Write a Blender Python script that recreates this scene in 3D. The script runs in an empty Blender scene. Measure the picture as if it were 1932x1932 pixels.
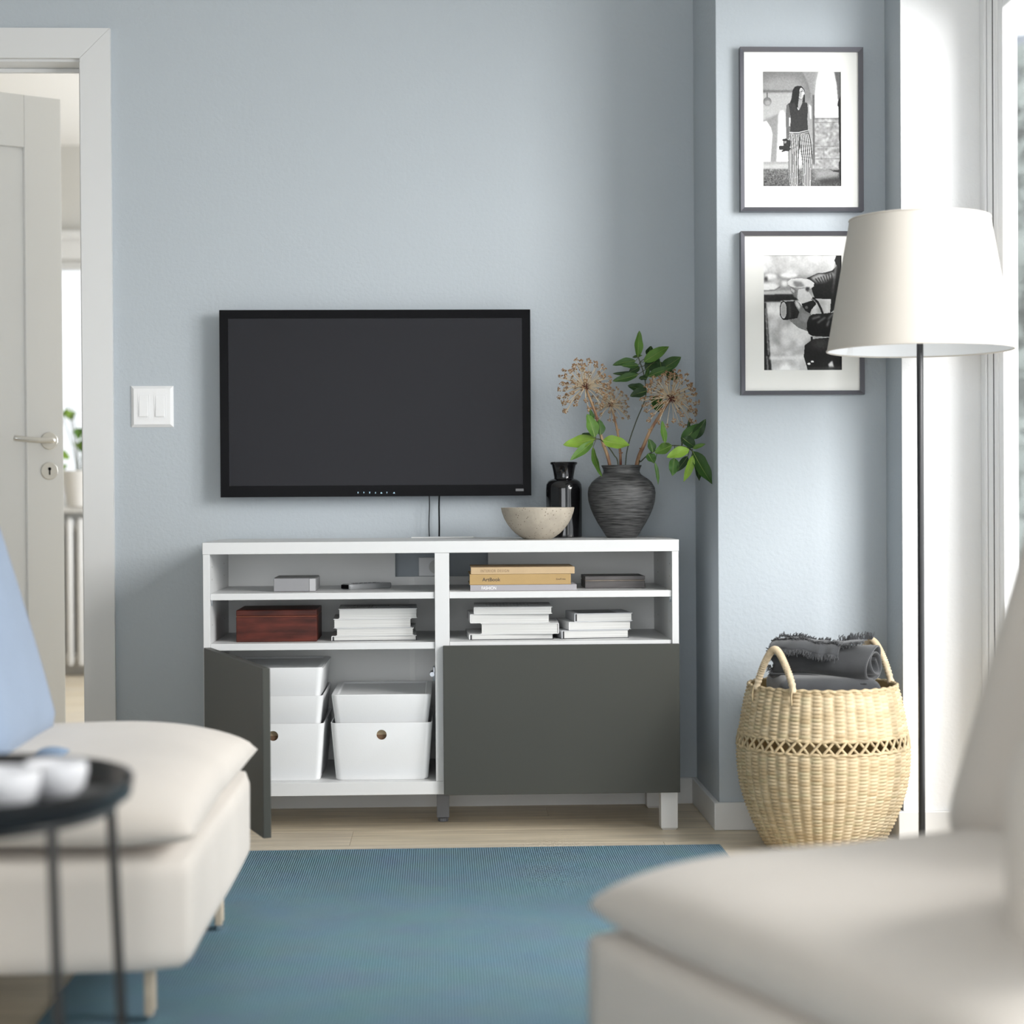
import bpy, bmesh, math, random
import numpy as np
from mathutils import Vector, Matrix

random.seed(7)
rng = np.random.default_rng(7)
scene = bpy.context.scene
COL = scene.collection
PI = math.pi

# ------------------------------------------------------------------ camera
F_PX, YAW, PITCH, ROLL = 3407.3, 0.03784, -0.00913, -0.00613
CAM = Vector((0.60526, -4.56001, 0.85392))
fwd = Vector((math.sin(YAW)*math.cos(PITCH), math.cos(YAW)*math.cos(PITCH), math.sin(PITCH)))
r0 = Vector((math.cos(YAW), -math.sin(YAW), 0)); u0 = r0.cross(fwd)
RIGHT = r0*math.cos(ROLL) + u0*math.sin(ROLL)
UP = u0*math.cos(ROLL) - r0*math.sin(ROLL)
cd = bpy.data.cameras.new('camera'); cam = bpy.data.objects.new('camera', cd); COL.objects.link(cam)
R3 = Matrix((RIGHT, UP, -fwd)).transposed()
cam.matrix_world = Matrix.Translation(CAM) @ R3.to_4x4()
cd.sensor_fit = 'HORIZONTAL'; cd.sensor_width = 36; cd.lens = F_PX/1932*36
cd.clip_start = 0.05; cd.clip_end = 200
cd.dof.use_dof = True; cd.dof.focus_distance = 4.65; cd.dof.aperture_fstop = 2.2
scene.camera = cam

# ------------------------------------------------------------------ daylight and exposure
w = bpy.data.worlds.new('overcast_sky'); scene.world = w; w.use_nodes = True
bg = w.node_tree.nodes['Background']; bg.inputs[0].default_value = (0.93, 0.97, 1.0, 1); bg.inputs[1].default_value = 3.2

def area(name, loc, target, sx, sy, power, color=(1, 1, 1)):
    l = bpy.data.lights.new(name, 'AREA'); l.shape = 'RECTANGLE'; l.size = sx; l.size_y = sy
    l.energy = power; l.color = color
    o = bpy.data.objects.new(name, l); COL.objects.link(o)
    d = Vector(target) - Vector(loc)
    o.matrix_world = Matrix.Translation(Vector(loc)) @ d.to_track_quat('-Z', 'Y').to_matrix().to_4x4()
    return o
# daylight entering by the tall side window, then two added fill lamps
area('daylight_side_window', (3.15, -2.55, 1.95), (0.4, 0.3, 1.15), 1.4, 1.5, 190, (1.0, 0.985, 0.965))
area('added_rear_fill', (0.1, -6.35, 1.05), (0.5, 0.0, 0.75), 2.8, 1.9, 50, (0.96, 0.98, 1.0))  # added lamp behind the camera, soft frontal fill
area('added_other_room_fill', (1.50, 2.95, 1.45), (-0.9, 2.6, 1.75), 1.5, 1.5, 105, (0.97, 0.985, 1.0))  # added lamp out of view, brightens the other room

scene.cycles.max_bounces = 16; scene.cycles.diffuse_bounces = 8; scene.cycles.transparent_max_bounces = 16
vs = scene.view_settings
vs.view_transform = 'Standard'; vs.look = 'None'; vs.exposure = -0.25; vs.gamma = 1.0; vs.use_curve_mapping = False

# ------------------------------------------------------------------ pixel helpers (a pixel gives a direction; a surface gives the distance)
def ray(px, py):
    return fwd + RIGHT*((px-966)/F_PX) - UP*((py-966)/F_PX)
def onY(px, py, Y):
    d = ray(px, py); return CAM + d*((Y-CAM.y)/d.y)
def onZ(px, py, Z):
    d = ray(px, py); return CAM + d*((Z-CAM.z)/d.z)
def onX(px, py, X):
    d = ray(px, py); return CAM + d*((X-CAM.x)/d.x)

# ------------------------------------------------------------------ materials
MATS = {}
def M(name, col, rough=0.5, metal=0.0, var=0.0, vscale=6.0, stretch=(1, 1, 1), bump=0.0, bscale=150.0,
      bstretch=(1, 1, 1), spec=0.5, coat=0.0, sheen=0.0, emit=None, trans=0.0, dark=None):
    if name in MATS: return MATS[name]
    m = bpy.data.materials.new(name); m.use_nodes = True; MATS[name] = m
    nt = m.node_tree; b = nt.nodes['Principled BSDF']
    def inp(k, v):
        if k in b.inputs: b.inputs[k].default_value = v
    inp('Base Color', (*col, 1)); inp('Roughness', rough); inp('Metallic', metal)
    inp('Specular IOR Level', spec); inp('Coat Weight', coat); inp('Sheen Weight', sheen); inp('Transmission Weight', trans)
    if emit: inp('Emission Color', (*emit[0], 1)); inp('Emission Strength', emit[1])
    tc = nt.nodes.new('ShaderNodeTexCoord')
    def noise(scale, st, detail=4.0):
        mp = nt.nodes.new('ShaderNodeMapping'); mp.inputs['Scale'].default_value = st
        nt.links.new(tc.outputs['Object'], mp.inputs['Vector'])
        n = nt.nodes.new('ShaderNodeTexNoise'); n.inputs['Scale'].default_value = scale; n.inputs['Detail'].default_value = detail
        nt.links.new(mp.outputs['Vector'], n.inputs['Vector']); return n
    if var > 0:
        n = noise(vscale, stretch, 6.0)
        cr = nt.nodes.new('ShaderNodeValToRGB')
        d = dark if dark else tuple(c*(1-var) for c in col)
        l = tuple(min(1, c*(1+var*0.6)) for c in col)
        cr.color_ramp.elements[0].position = 0.33; cr.color_ramp.elements[0].color = (*d, 1)
        cr.color_ramp.elements[1].position = 0.68; cr.color_ramp.elements[1].color = (*l, 1)
        nt.links.new(n.outputs['Fac'], cr.inputs['Fac']); nt.links.new(cr.outputs['Color'], b.inputs['Base Color'])
    if bump > 0:
        n = noise(bscale, bstretch, 3.0)
        bp = nt.nodes.new('ShaderNodeBump'); bp.inputs['Strength'].default_value = bump; bp.inputs['Distance'].default_value = 0.002
        nt.links.new(n.outputs['Fac'], bp.inputs['Height']); nt.links.new(bp.outputs['Normal'], b.inputs['Normal'])
    return m

def glass_mat(name, tint=(1, 1, 1), ior=1.45):
    m = bpy.data.materials.new(name); m.use_nodes = True; nt = m.node_tree; nt.nodes.clear()
    out = nt.nodes.new('ShaderNodeOutputMaterial'); mx = nt.nodes.new('ShaderNodeMixShader')
    tr = nt.nodes.new('ShaderNodeBsdfTransparent'); tr.inputs[0].default_value = (*tint, 1)
    gl = nt.nodes.new('ShaderNodeBsdfGlossy'); gl.inputs['Roughness'].default_value = 0.02
    fr = nt.nodes.new('ShaderNodeFresnel'); fr.inputs[0].default_value = ior
    ge = nt.nodes.new('ShaderNodeNewGeometry'); om = nt.nodes.new('ShaderNodeMath'); om.operation = 'SUBTRACT'; om.inputs[0].default_value = 1.0
    ml = nt.nodes.new('ShaderNodeMath'); ml.operation = 'MULTIPLY'     # the pane reflects at its outer faces only
    nt.links.new(ge.outputs['Backfacing'], om.inputs[1]); nt.links.new(om.outputs[0], ml.inputs[0]); nt.links.new(fr.outputs[0], ml.inputs[1])
    nt.links.new(ml.outputs[0], mx.inputs[0]); nt.links.new(tr.outputs[0], mx.inputs[1]); nt.links.new(gl.outputs[0], mx.inputs[2])
    nt.links.new(mx.outputs[0], out.inputs[0]); MATS[name] = m; return m

def attr_mat(name, rough=0.5, spec=0.4, bump=0.0, bscale=100):
    m = M(name, (1, 1, 1), rough, spec=spec, bump=bump, bscale=bscale)
    nt = m.node_tree; a = nt.nodes.new('ShaderNodeVertexColor'); a.layer_name = 'Col'
    nt.links.new(a.outputs['Color'], nt.nodes['Principled BSDF'].inputs['Base Color']); return m

wall_m = M('wall_paint_blue_grey', (0.445, 0.487, 0.522), 0.75, bump=0.55, bscale=95, spec=0.25)
wall_w = M('wall_paint_white', (0.82, 0.825, 0.83), 0.7, bump=0.55, bscale=95, spec=0.25)
wall_b = M('wall_paint_beige', (0.56, 0.555, 0.53), 0.75, bump=0.25, bscale=120, spec=0.2)
ceil_m = M('ceiling_paint', (0.82, 0.82, 0.81), 0.8, bump=0.2, bscale=120)
trim_m = M('white_trim_paint', (0.68, 0.685, 0.685), 0.38, bump=0.05, bscale=40)
door_m = M('grey_white_door_paint', (0.80, 0.805, 0.80), 0.45, bump=0.05, bscale=40)
cab_m = M('white_foil', (0.66, 0.665, 0.665), 0.42, bump=0.03, bscale=300)
cabin_m = M('white_foil_inside', (0.86, 0.86, 0.845), 0.5)
dark_m = M('dark_grey_lacquer', (0.052, 0.054, 0.047), 0.42, bump=0.04, bscale=500, spec=0.25)
steel_m = M('brushed_steel', (0.62, 0.61, 0.58), 0.32, metal=1.0, bump=0.1, bscale=300)
greyplastic_m = M('grey_plastic', (0.16, 0.165, 0.18), 0.5)
black_m = M('black_plastic', (0.006, 0.006, 0.007), 0.3, spec=0.04)
screen_m = M('tv_screen', (0.017, 0.0173, 0.021), 0.40, spec=0.14)
blackmetal_m = M('black_metal', (0.012, 0.012, 0.013), 0.42, metal=0.0, spec=0.5)
whiteplastic_m = M('white_plastic', (0.80, 0.805, 0.81), 0.4, bump=0.08, bscale=400)
sofa_m = M('beige_upholstery', (0.60, 0.555, 0.505), 0.9, var=0.05, vscale=4, bump=0.3, bscale=500, sheen=0.2, spec=0.2)
frame_m = M('dark_anodised_aluminium', (0.14, 0.14, 0.16), 0.35, metal=0.6)
mat_m = M('passe_partout_card', (0.80, 0.80, 0.77), 0.85)
page_m = M('book_pages', (0.62, 0.62, 0.605), 0.85, var=0.22, vscale=90, stretch=(0.02, 0.02, 14.0))
glass_m = glass_mat('clear_glass')
picglass_m = glass_mat('picture_glass', ior=1.04)
print_m = attr_mat('black_and_white_print', 0.55, 0.3)

# ------------------------------------------------------------------ mesh helpers
def link(name, mesh, mat, parent=None, smooth=False):
    o = bpy.data.objects.new(name, mesh); COL.objects.link(o)
    if mat is not None:
        for mm in (mat if isinstance(mat, (list, tuple)) else [mat]): mesh.materials.append(mm)
    if parent is not None:
        o.parent = parent
        o.matrix_parent_inverse = Matrix.Identity(4)
    if smooth:
        for p in mesh.polygons: p.use_smooth = True
        if smooth is not True:
            try: mesh.set_sharp_from_angle(angle=math.radians(smooth))
            except Exception: pass
    return o

def obj(name, bm, mat, parent=None, smooth=False, recalc=True):
    if recalc: bmesh.ops.recalc_face_normals(bm, faces=bm.faces)
    me = bpy.data.meshes.new(name); bm.to_mesh(me); bm.free()
    return link(name, me, mat, parent, smooth)

def empty(name, loc, label=None, cat=None, group=None, rotz=0.0):
    o = bpy.data.objects.new(name, None); COL.objects.link(o); o.empty_display_size = 0.05
    o.location = loc; o.rotation_euler = (0, 0, rotz)
    return tag(o, label, cat, group)

def tag(o, label=None, cat=None, group=None, kind=None):
    if label: o['label'] = label
    if cat: o['category'] = cat
    if group: o['group'] = group
    if kind: o['kind'] = kind
    return o

def box(bm, x0, x1, y0, y1, z0, z1, bev=0.0, seg=2):
    vs_ = [bm.verts.new(p) for p in ((x0, y0, z0), (x1, y0, z0), (x1, y1, z0), (x0, y1, z0),
                                     (x0, y0, z1), (x1, y0, z1), (x1, y1, z1), (x0, y1, z1))]
    fs = [bm.faces.new([vs_[i] for i in f]) for f in ((3, 2, 1, 0), (4, 5, 6, 7), (0, 1, 5, 4), (1, 2, 6, 5), (2, 3, 7, 6), (3, 0, 4, 7))]
    if bev > 0:
        es = list({e for f in fs for e in f.edges})
        bmesh.ops.bevel(bm, geom=es, offset=bev, segments=seg, affect='EDGES', profile=0.5)
    return bm

def B(name, x0, x1, y0, y1, z0, z1, mat, parent=None, bev=0.0015, seg=2, org=None):
    """a box given in world (or parent) coordinates"""
    if org: x0 -= org[0]; x1 -= org[0]; y0 -= org[1]; y1 -= org[1]; z0 -= org[2]; z1 -= org[2]
    bm = bmesh.new(); box(bm, x0, x1, y0, y1, z0, z1, bev, seg)
    return obj(name, bm, mat, parent)

def lathe(bm, prof, n=48, c=(0, 0, 0), close_bottom=True, close_top=False):
    rings = []
    for r, z in prof:
        rings.append([bm.verts.new((c[0]+r*math.cos(2*PI*i/n), c[1]+r*math.sin(2*PI*i/n), c[2]+z)) for i in range(n)])
    for a, b in zip(rings[:-1], rings[1:]):
        for i in range(n):
            bm.faces.new((a[i], a[(i+1) % n], b[(i+1) % n], b[i]))
    if close_bottom: bm.faces.new(rings[0][::-1])
    if close_top: bm.faces.new(rings[-1])
    return bm

def tube(bm, pts, rad, n=8, caps=True):
    pts = [Vector(p) for p in pts]
    rads = rad if isinstance(rad, (list, tuple)) else [rad]*len(pts)
    rings = []; prev = None
    for i, p in enumerate(pts):
        t = (pts[min(i+1, len(pts)-1)] - pts[max(i-1, 0)]).normalized()
        if prev is None:
            a = Vector((0, 0, 1)) if abs(t.z) < 0.9 else Vector((1, 0, 0))
            u = t.cross(a).normalized()
        else:
            u = (prev - t*prev.dot(t)).normalized()
        prev = u; v = t.cross(u)
        rings.append([bm.verts.new(p + (u*math.cos(2*PI*k/n) + v*math.sin(2*PI*k/n))*rads[i]) for k in range(n)])
    for a, b in zip(rings[:-1], rings[1:]):
        for k in range(n): bm.faces.new((a[k], a[(k+1) % n], b[(k+1) % n], b[k]))
    if caps and n > 2: bm.faces.new(rings[0][::-1]); bm.faces.new(rings[-1])
    return bm

def smooth_path(pts, n=24):
    pts = [Vector(p) for p in pts]
    if len(pts) == 2: return [pts[0].lerp(pts[1], i/n) for i in range(n+1)]
    P = [pts[0]*2-pts[1]] + pts + [pts[-1]*2-pts[-2]]
    out = []
    segs = len(pts)-1; per = max(2, n//segs)
    for s in range(segs):
        a, b, c, d = P[s:s+4]
        for i in range(per):
            t = i/per
            out.append(0.5*((2*b) + (c-a)*t + (2*a-5*b+4*c-d)*t*t + (3*b-a-3*c+d)*t*t*t))
    out.append(pts[-1]); return out

def rrect(w_, d_, r, z, n=5, cx=0, cy=0):
    pts = []
    for sx, sy, a0 in ((1, 1, 0), (-1, 1, 90), (-1, -1, 180), (1, -1, 270)):
        for i in range(n+1):
            a = math.radians(a0 + 90*i/n)
            pts.append((cx + sx*(w_/2-r) + r*math.cos(a), cy + sy*(d_/2-r) + r*math.sin(a), z))
    return pts

def loft(bm, loops, cap0=True, cap1=True):
    R = [[bm.verts.new(p) for p in lp] for lp in loops]; n = len(R[0])
    for a, b in zip(R[:-1], R[1:]):
        for i in range(n): bm.faces.new((a[i], a[(i+1) % n], b[(i+1) % n], b[i]))
    if cap0: bm.faces.new(R[0][::-1])
    if cap1: bm.faces.new(R[-1])
    return bm

def prism(bm, poly, axis, a0, a1):
    """extrude a 2-D outline along an axis ('x','y' or 'z')"""
    def P(u, v, t):
        return {'x': (t, u, v), 'y': (u, t, v), 'z': (u, v, t)}[axis]
    A = [bm.verts.new(P(u, v, a0)) for u, v in poly]; Bv = [bm.verts.new(P(u, v, a1)) for u, v in poly]
    n = len(poly)
    bm.faces.new(A[::-1]); bm.faces.new(Bv)
    for i in range(n): bm.faces.new((A[i], A[(i+1) % n], Bv[(i+1) % n], Bv[i]))
    return bm

def soft_box(bm, sx, sy, sz, r=0.05, puff=0.0, n=14, c=(0, 0, 0), wob=0.0, seed=0):
    """rounded, slightly swollen upholstery block, centred on c"""
    rs = random.Random(seed); ph = [rs.uniform(0, 6) for _ in range(6)]
    t = bmesh.new(); bmesh.ops.create_cube(t, size=2.0)
    bmesh.ops.subdivide_edges(t, edges=t.edges, cuts=n, use_grid_fill=True)
    hx, hy, hz = sx/2, sy/2, sz/2; r = min(r, hx, hy, hz)
    mp = {}
    for v in t.verts:
        p = Vector((v.co.x*hx, v.co.y*hy, v.co.z*hz)); u = v.co.copy()
        q = Vector((max(-(hx-r), min(hx-r, p.x)), max(-(hy-r), min(hy-r, p.y)), max(-(hz-r), min(hz-r, p.z))))
        d = p - q
        if d.length > 1e-9: p = q + d.normalized()*r
        f = puff*(1-u.x**2)*(1-u.y**2)*(1 if abs(u.z) > 0.5 else abs(u.z)*2)*(1 if u.z > 0 else -1)
        p.z += f
        if wob:
            p += Vector((math.sin(7*p.y+ph[0])+math.sin(11*p.z+ph[1]), math.sin(8*p.x+ph[2])+math.sin(9*p.z+ph[3]), math.sin(9*p.x+ph[4])+math.sin(8*p.y+ph[5])))*wob
        mp[v] = bm.verts.new(p + Vector(c))
    for f in t.faces: bm.faces.new([mp[v] for v in f.verts])
    t.free(); return bm

def pillow(bm, sx, sy, top, bot, n=28, c=(0, 0, 0), pw=4.0, flat=0.5, wob=0.0, seed=0):
    """cushion with a pinched seam all round: thickness falls to nothing at the edge"""
    rs = random.Random(seed); ph = [rs.uniform(0, 6) for _ in range(4)]
    T, Bt = {}, {}
    for i in range(n+1):
        for j in range(n+1):
            u = -1 + 2*i/n; v = -1 + 2*j/n
            u2 = math.sin(u*PI/2)*0.6 + u*0.4; v2 = math.sin(v*PI/2)*0.6 + v*0.4
            k = max(0.0, (1-abs(u2)**pw)*(1-abs(v2)**pw))**flat
            pull = 1 - 0.035*(1-k)*0 - 0.02*(1-abs(u2*v2))*(1-k)
            x = u2*sx/2*pull; y = v2*sy/2*pull
            wv = wob*(math.sin(9*x+ph[0])*math.sin(8*y+ph[1]) + 0.5*math.sin(17*x+ph[2]+5*y))
            T[i, j] = bm.verts.new((c[0]+x, c[1]+y, c[2]+top*k+wv*k))
            edge = i in (0, n) or j in (0, n)
            Bt[i, j] = T[i, j] if edge else bm.verts.new((c[0]+x, c[1]+y, c[2]-bot*k+wv*k))
    for i in range(n):
        for j in range(n):
            bm.faces.new((T[i, j], T[i+1, j], T[i+1, j+1], T[i, j+1]))
            q = (Bt[i, j], Bt[i, j+1], Bt[i+1, j+1], Bt[i+1, j])
            if len(set(q)) == 4:
                try: bm.faces.new(q)
                except ValueError: pass
    return bm

def copy_tree(o, parent=None):
    c = o.copy(); COL.objects.link(c)
    if parent is not None: c.parent = parent
    for ch in list(o.children): copy_tree(ch, c)
    return c

def text(name, body, size, mat, parent, mw, extrude=0.0001, spacing=1.0, offset=0.0, xs=1.0, fit=None):
    cu = bpy.data.curves.new(name, 'FONT'); cu.body = body; cu.size = size; cu.extrude = extrude
    cu.space_character = spacing; cu.offset = offset
    t = bpy.data.objects.new(name+'_curve', cu); COL.objects.link(t)
    dg = bpy.context.evaluated_depsgraph_get(); dg.update()
    me = bpy.data.meshes.new_from_object(t.evaluated_get(dg)); bpy.data.objects.remove(t)
    me.name = name
    if fit:
        c_ = np.array([v.co[:] for v in me.vertices]); lo = c_.min(0); hi = c_.max(0)
        me.transform(Matrix.Diagonal((fit[0]/(hi[0]-lo[0]), fit[1]/(hi[1]-lo[1]), 1, 1)) @ Matrix.Translation((-lo[0], -lo[1], 0))); xs = 1
    me.transform(mw @ Matrix.Diagonal((xs, 1, 1, 1)))
    me.materials.clear()
    return link(name, me, mat, parent)

# ================================================================== THE ROOM
WY = 0.417                      # back wall plane
CX, CY = 1.302, 0.008           # projecting pier: left face, front face
XR = onY(1672, 900, CY).x       # right wall plane
NY = onX(1701, 900, XR).y       # where the window niche starts
XW = onY(1850, 900, NY).x       # window frame plane
LX, RYB, H = -4.2, -6.6, 2.75   # left wall, rear wall, ceiling height
HALLY = onZ(140, 1272, 0).y     # far wall of the other room
# ---- floor with boards
fl = empty('floor', (0, 0, 0)); tag(fl, kind='structure')
B('subfloor', LX-0.1, XW+0.35, RYB-0.2, HALLY+0.2, -0.06, -0.0125, M('joint_dark', (0.20, 0.16, 0.11), 0.8), fl, 0)
woods = [M('oak_board_%s' % k, c, 0.42, var=0.22, vscale=9, stretch=(0.35, 5, 5), bump=0.12, bscale=60, bstretch=(0.4, 8, 1), spec=0.45)
         for k, c in (('pale', (0.66, 0.575, 0.44)), ('warm', (0.63, 0.54, 0.405)), ('grey', (0.65, 0.57, 0.45)))]
bw, bl = 0.19, 2.05
protos = {}
rowi = 0; yb = RYB
while yb < HALLY:
    off = (rowi*0.77) % bl
    xs = LX - off
    while xs < XW+0.25:
        x0 = max(xs, LX); x1 = min(xs+bl, XW+0.25)
        if x1-x0 > 0.03:
            k = rng.integers(0, 3); key = (round(x1-x0, 3), int(k))
            if key not in protos:
                bm = bmesh.new(); box(bm, 0, x1-x0-0.0006, 0, bw-0.0006, -0.0125, 0, 0.0006, 1)
                protos[key] = obj('plank', bm, woods[k], fl); o = protos[key]
            else:
                o = protos[key].copy(); COL.objects.link(o)
            o.location = (x0, yb, 0)
        xs += bl
    yb += bw; rowi += 1

# ---- back wall with door opening
D_R = onY(166, 700, WY).x; D_L = D_R - 0.835; D_T = onY(80, 104, WY).z
wb = empty('wall_back', (0, WY, 0)); tag(wb, kind='structure')
TH = 0.12
def wallpart(nm, x0, x1, y0, y1, z0, z1, m, par, bev=0.0):
    return B(nm, x0, x1, y0, y1, z0, z1, m, par, bev, org=tuple(par.location))
bm = bmesh.new()
prism(bm, [(LX, 0), (D_L, 0), (D_L, D_T), (D_R, D_T), (D_R, 0), (XW+0.044, 0), (XW+0.044, H), (LX, H)], 'y', 0, TH)
obj('plaster', bm, wall_m, wb)
# wall painted beige on its other side
bm = bmesh.new(); prism(bm, [(LX, 0), (D_L, 0), (D_L, D_T), (D_R, D_T), (D_R, 0), (XW+0.044, 0), (XW+0.044, H), (LX, H)], 'y', TH+0.0005, TH+0.004)
obj('rear_plaster', bm, wall_b, wb)
# ---- pier
pier = B('wall_pier', CX, XW+0.044, CY, WY-0.0005, 0, H, wall_m, None, 0.002); tag(pier, kind='structure')
# ---- right wall: strip before the niche, head over it, rest behind the camera
WIN_END = -3.6
WIN_TOP = onX(1868, 24, XW).z + 0.10
wr = empty('wall_right', (XR, 0, 0)); tag(wr, kind='structure')
wallpart('corner_strip', XR, XW+0.044, NY, CY-0.0005, 0, H, wall_m, wr, 0.0015)
wallpart('niche_reveal', XR+0.0012, XW+0.044, NY-0.003, NY-0.0002, 0, H, wall_w, wr)
wallpart('niche_head', XR, XW+0.044, WIN_END, NY-0.0032, WIN_TOP+0.10, H, wall_w, wr)
wallpart('near_wall', XR, XW+0.2, RYB, WIN_END-0.0005, 0, H, wall_m, wr)
# ---- left, rear walls and ceiling
tag(B('wall_left', LX-0.12, LX, RYB, WY+TH, 0, H, wall_m, None, 0), kind='structure')
wrear = empty('wall_rear', (0, RYB, 0)); tag(wrear, kind='structure')
bm = bmesh.new()
for (x0, x1, z0, z1) in ((LX, -1.6, 0, H), (1.6, XW+0.2, 0, H), (-1.6, 1.6, 0, 0.05), (-1.6, 1.6, 2.15, H)): box(bm, x0, x1, -0.2, 0, z0, z1)
obj('plaster', bm, wall_w, wrear)
tag(B('ceiling', LX-0.12, XW+0.3, RYB-0.2, WY+TH, H, H+0.1, ceil_m, None, 0), kind='structure')
# unseen rear window, added to go with the frontal fill lamp
rw = empty('added_window_3', (0.0, RYB-0.1, 0.05)); tag(rw, kind='structure')
for x in (-1.57, -0.52, 0.53, 1.57): B('frame_post', x-0.03, x+0.03, -0.03, 0.03, 0, 2.1, trim_m, rw)
for z in (0, 2.04): B('frame_rail', -1.6, 1.6, -0.035, 0.035, z, z+0.06, trim_m, rw)
for x in (-1.54, -0.49, 0.56): B('pane', x, x+0.98, -0.003, 0.003, 0.06, 2.04, glass_m, rw, 0)

# ---- skirting
SKH = 0.0705; SKT = 0.015
def skirt_profile(s): return [(0, 0), (-s*SKT, 0), (-s*SKT, SKH-0.003), (-s*(SKT-0.003), SKH), (0, SKH)]
bm = bmesh.new(); prism(bm, [(WY+u, v) for u, v in skirt_profile(1)], 'x', D_R+0.075, CX-SKT)
tag(obj('baseboard_back', bm, trim_m), kind='structure')
bm = bmesh.new(); prism(bm, [(WY+u, v) for u, v in skirt_profile(1)], 'x', LX, D_L-0.075)
tag(obj('baseboard_back_left', bm, trim_m), kind='structure')
bm = bmesh.new(); box(bm, CX-SKT, CX-0.0003, CY+0.0002, WY-0.0003, 0.0002, SKH, 0.0025)
tag(obj('baseboard_pier_side', bm, trim_m), kind='structure')
bm = bmesh.new(); box(bm, CX-SKT, XR, CY-SKT, CY-0.0005, 0.0002, SKH, 0.0025)
tag(obj('baseboard_pier_front', bm, trim_m), kind='structure')
bm = bmesh.new(); box(bm, XR-SKT, XR-0.0003, NY-0.0032, CY-SKT-0.0005, 0.0002, SKH, 0.0025)
tag(obj('baseboard_right', bm, trim_m), kind='structure')
bm = bmesh.new(); box(bm, XR-SKT, XW-0.002, NY-SKT-0.003, NY-0.0035, 0.0002, SKH, 0.0025)
tag(obj('baseboard_niche', bm, trim_m), kind='structure')

# ---- window in the niche
win = empty('window_1', (XW, NY, 0)); tag(win, kind='structure')
yA = -0.004; yB = WIN_END-NY+0.002
wintrim_m = M('white_window_lacquer', (0.84, 0.845, 0.85), 0.3)
def wp(nm, x0, x1, y0, y1, z0, z1, m=wintrim_m, bev=0.003): return B(nm, x0, x1, y0, y1, z0, z1, m, win, bev)
FW = abs(onX(1872, 900, XW).y - NY)
zt = WIN_TOP
gask = M('black_gasket', (0.01, 0.01, 0.012), 0.6)
wp('frame_post', 0, 0.045, yA-FW, yA, 0, zt+0.10)
wp('frame_head', 0, 0.045, yB, yA-FW-0.0005, zt-0.03, zt+0.10)
wp('frame_bead', -0.004, -0.0005, yA-FW*0.62, yA-FW*0.45, 0.0, zt+0.06)
wp('gasket', 0.002, 0.03, yA-FW-0.006, yA-FW-0.0006, 0.05, zt-0.036, gask, 0)
wp('gasket', 0.004, 0.03, yB, yA-FW-0.0065, zt-0.036, zt-0.0305, gask, 0)
SW = 0.075
panes_y = [(yA-FW-0.0065, -1.18), (-1.20, -2.35), (-2.37, yB)]
for a, b in panes_y:
    wp('sash_post', 0.0015, 0.038, a-SW, a, 0.04, zt-0.037)
    wp('sash_post', 0.0015, 0.038, b, b+SW, 0.04, zt-0.037)
    wp('sash_rail', 0.0015, 0.038, b+SW+0.0005, a-SW-0.0005, zt-0.037-0.075, zt-0.037)
    wp('sash_rail', 0.0015, 0.038, b+SW+0.0005, a-SW-0.0005, 0.04, 0.12)
    wp('glazing_bead', -0.001, 0.001, a-SW*0.55, a-SW*0.42, 0.06, zt-0.06)
    wp('pane', 0.014, 0.020, b+SW+0.0005, a-SW-0.0005, 0.1205, zt-0.113, glass_m, 0)
wp('frame_sill', 0, 0.12, yB, yA-FW-0.0005, 0.0, 0.0395)
wp('frame_mullion', 0.0, 0.045, -1.199, -1.181, 0.04, zt-0.037); wp('frame_mullion', 0.0, 0.045, -2.369, -2.351, 0.04, zt-0.037)

# ---- door casing (trim) and jambs
cas = empty('trim_1', (D_R, WY, 0)); tag(cas, kind='structure')
CW = 0.070
bm = bmesh.new()     # right leg, mitred
prism(bm, [(-0.012, 0), (CW, 0), (CW, D_T+CW-0.0), (-0.012, D_T-0.012)], 'y', -0.017, -0.0003)
obj('casing_leg', bm, trim_m, cas)
bm = bmesh.new()
W_ = D_L-D_R
prism(bm, [(W_+0.012, 0), (W_+0.012, D_T-0.012), (W_-CW, D_T+CW), (W_-CW, 0)], 'y', -0.017, -0.0003)
obj('casing_leg', bm, trim_m, cas)
bm = bmesh.new()
prism(bm, [(W_+0.0125, D_T-0.0115), (-0.0125, D_T-0.0115), (CW-0.0007, D_T+CW), (W_-CW+0.0007, D_T+CW)], 'y', -0.017, -0.0003)
obj('casing_head', bm, trim_m, cas)
B('jamb', -0.018, -0.0003, 0.0, TH+0.004, 0, D_T-0.0185, trim_m, cas)
B('jamb', W_+0.0003, W_+0.018, 0.0, TH+0.004, 0, D_T-0.0185, trim_m, cas)
B('jamb_head', W_+0.0003, -0.0003, 0.0, TH+0.004, D_T-0.018, D_T-0.0003, trim_m, cas)
B('door_stop', W_+0.0185, -0.0185, 0.075, 0.088, D_T-0.030, D_T-0.0185, trim_m, cas)

# ---- the door leaf, hinged at its left, standing open into the other room
fe = onZ(108, 1932, 0)
DH = D_T-0.025
de = onY(108.5, 196, 0.94)
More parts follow.
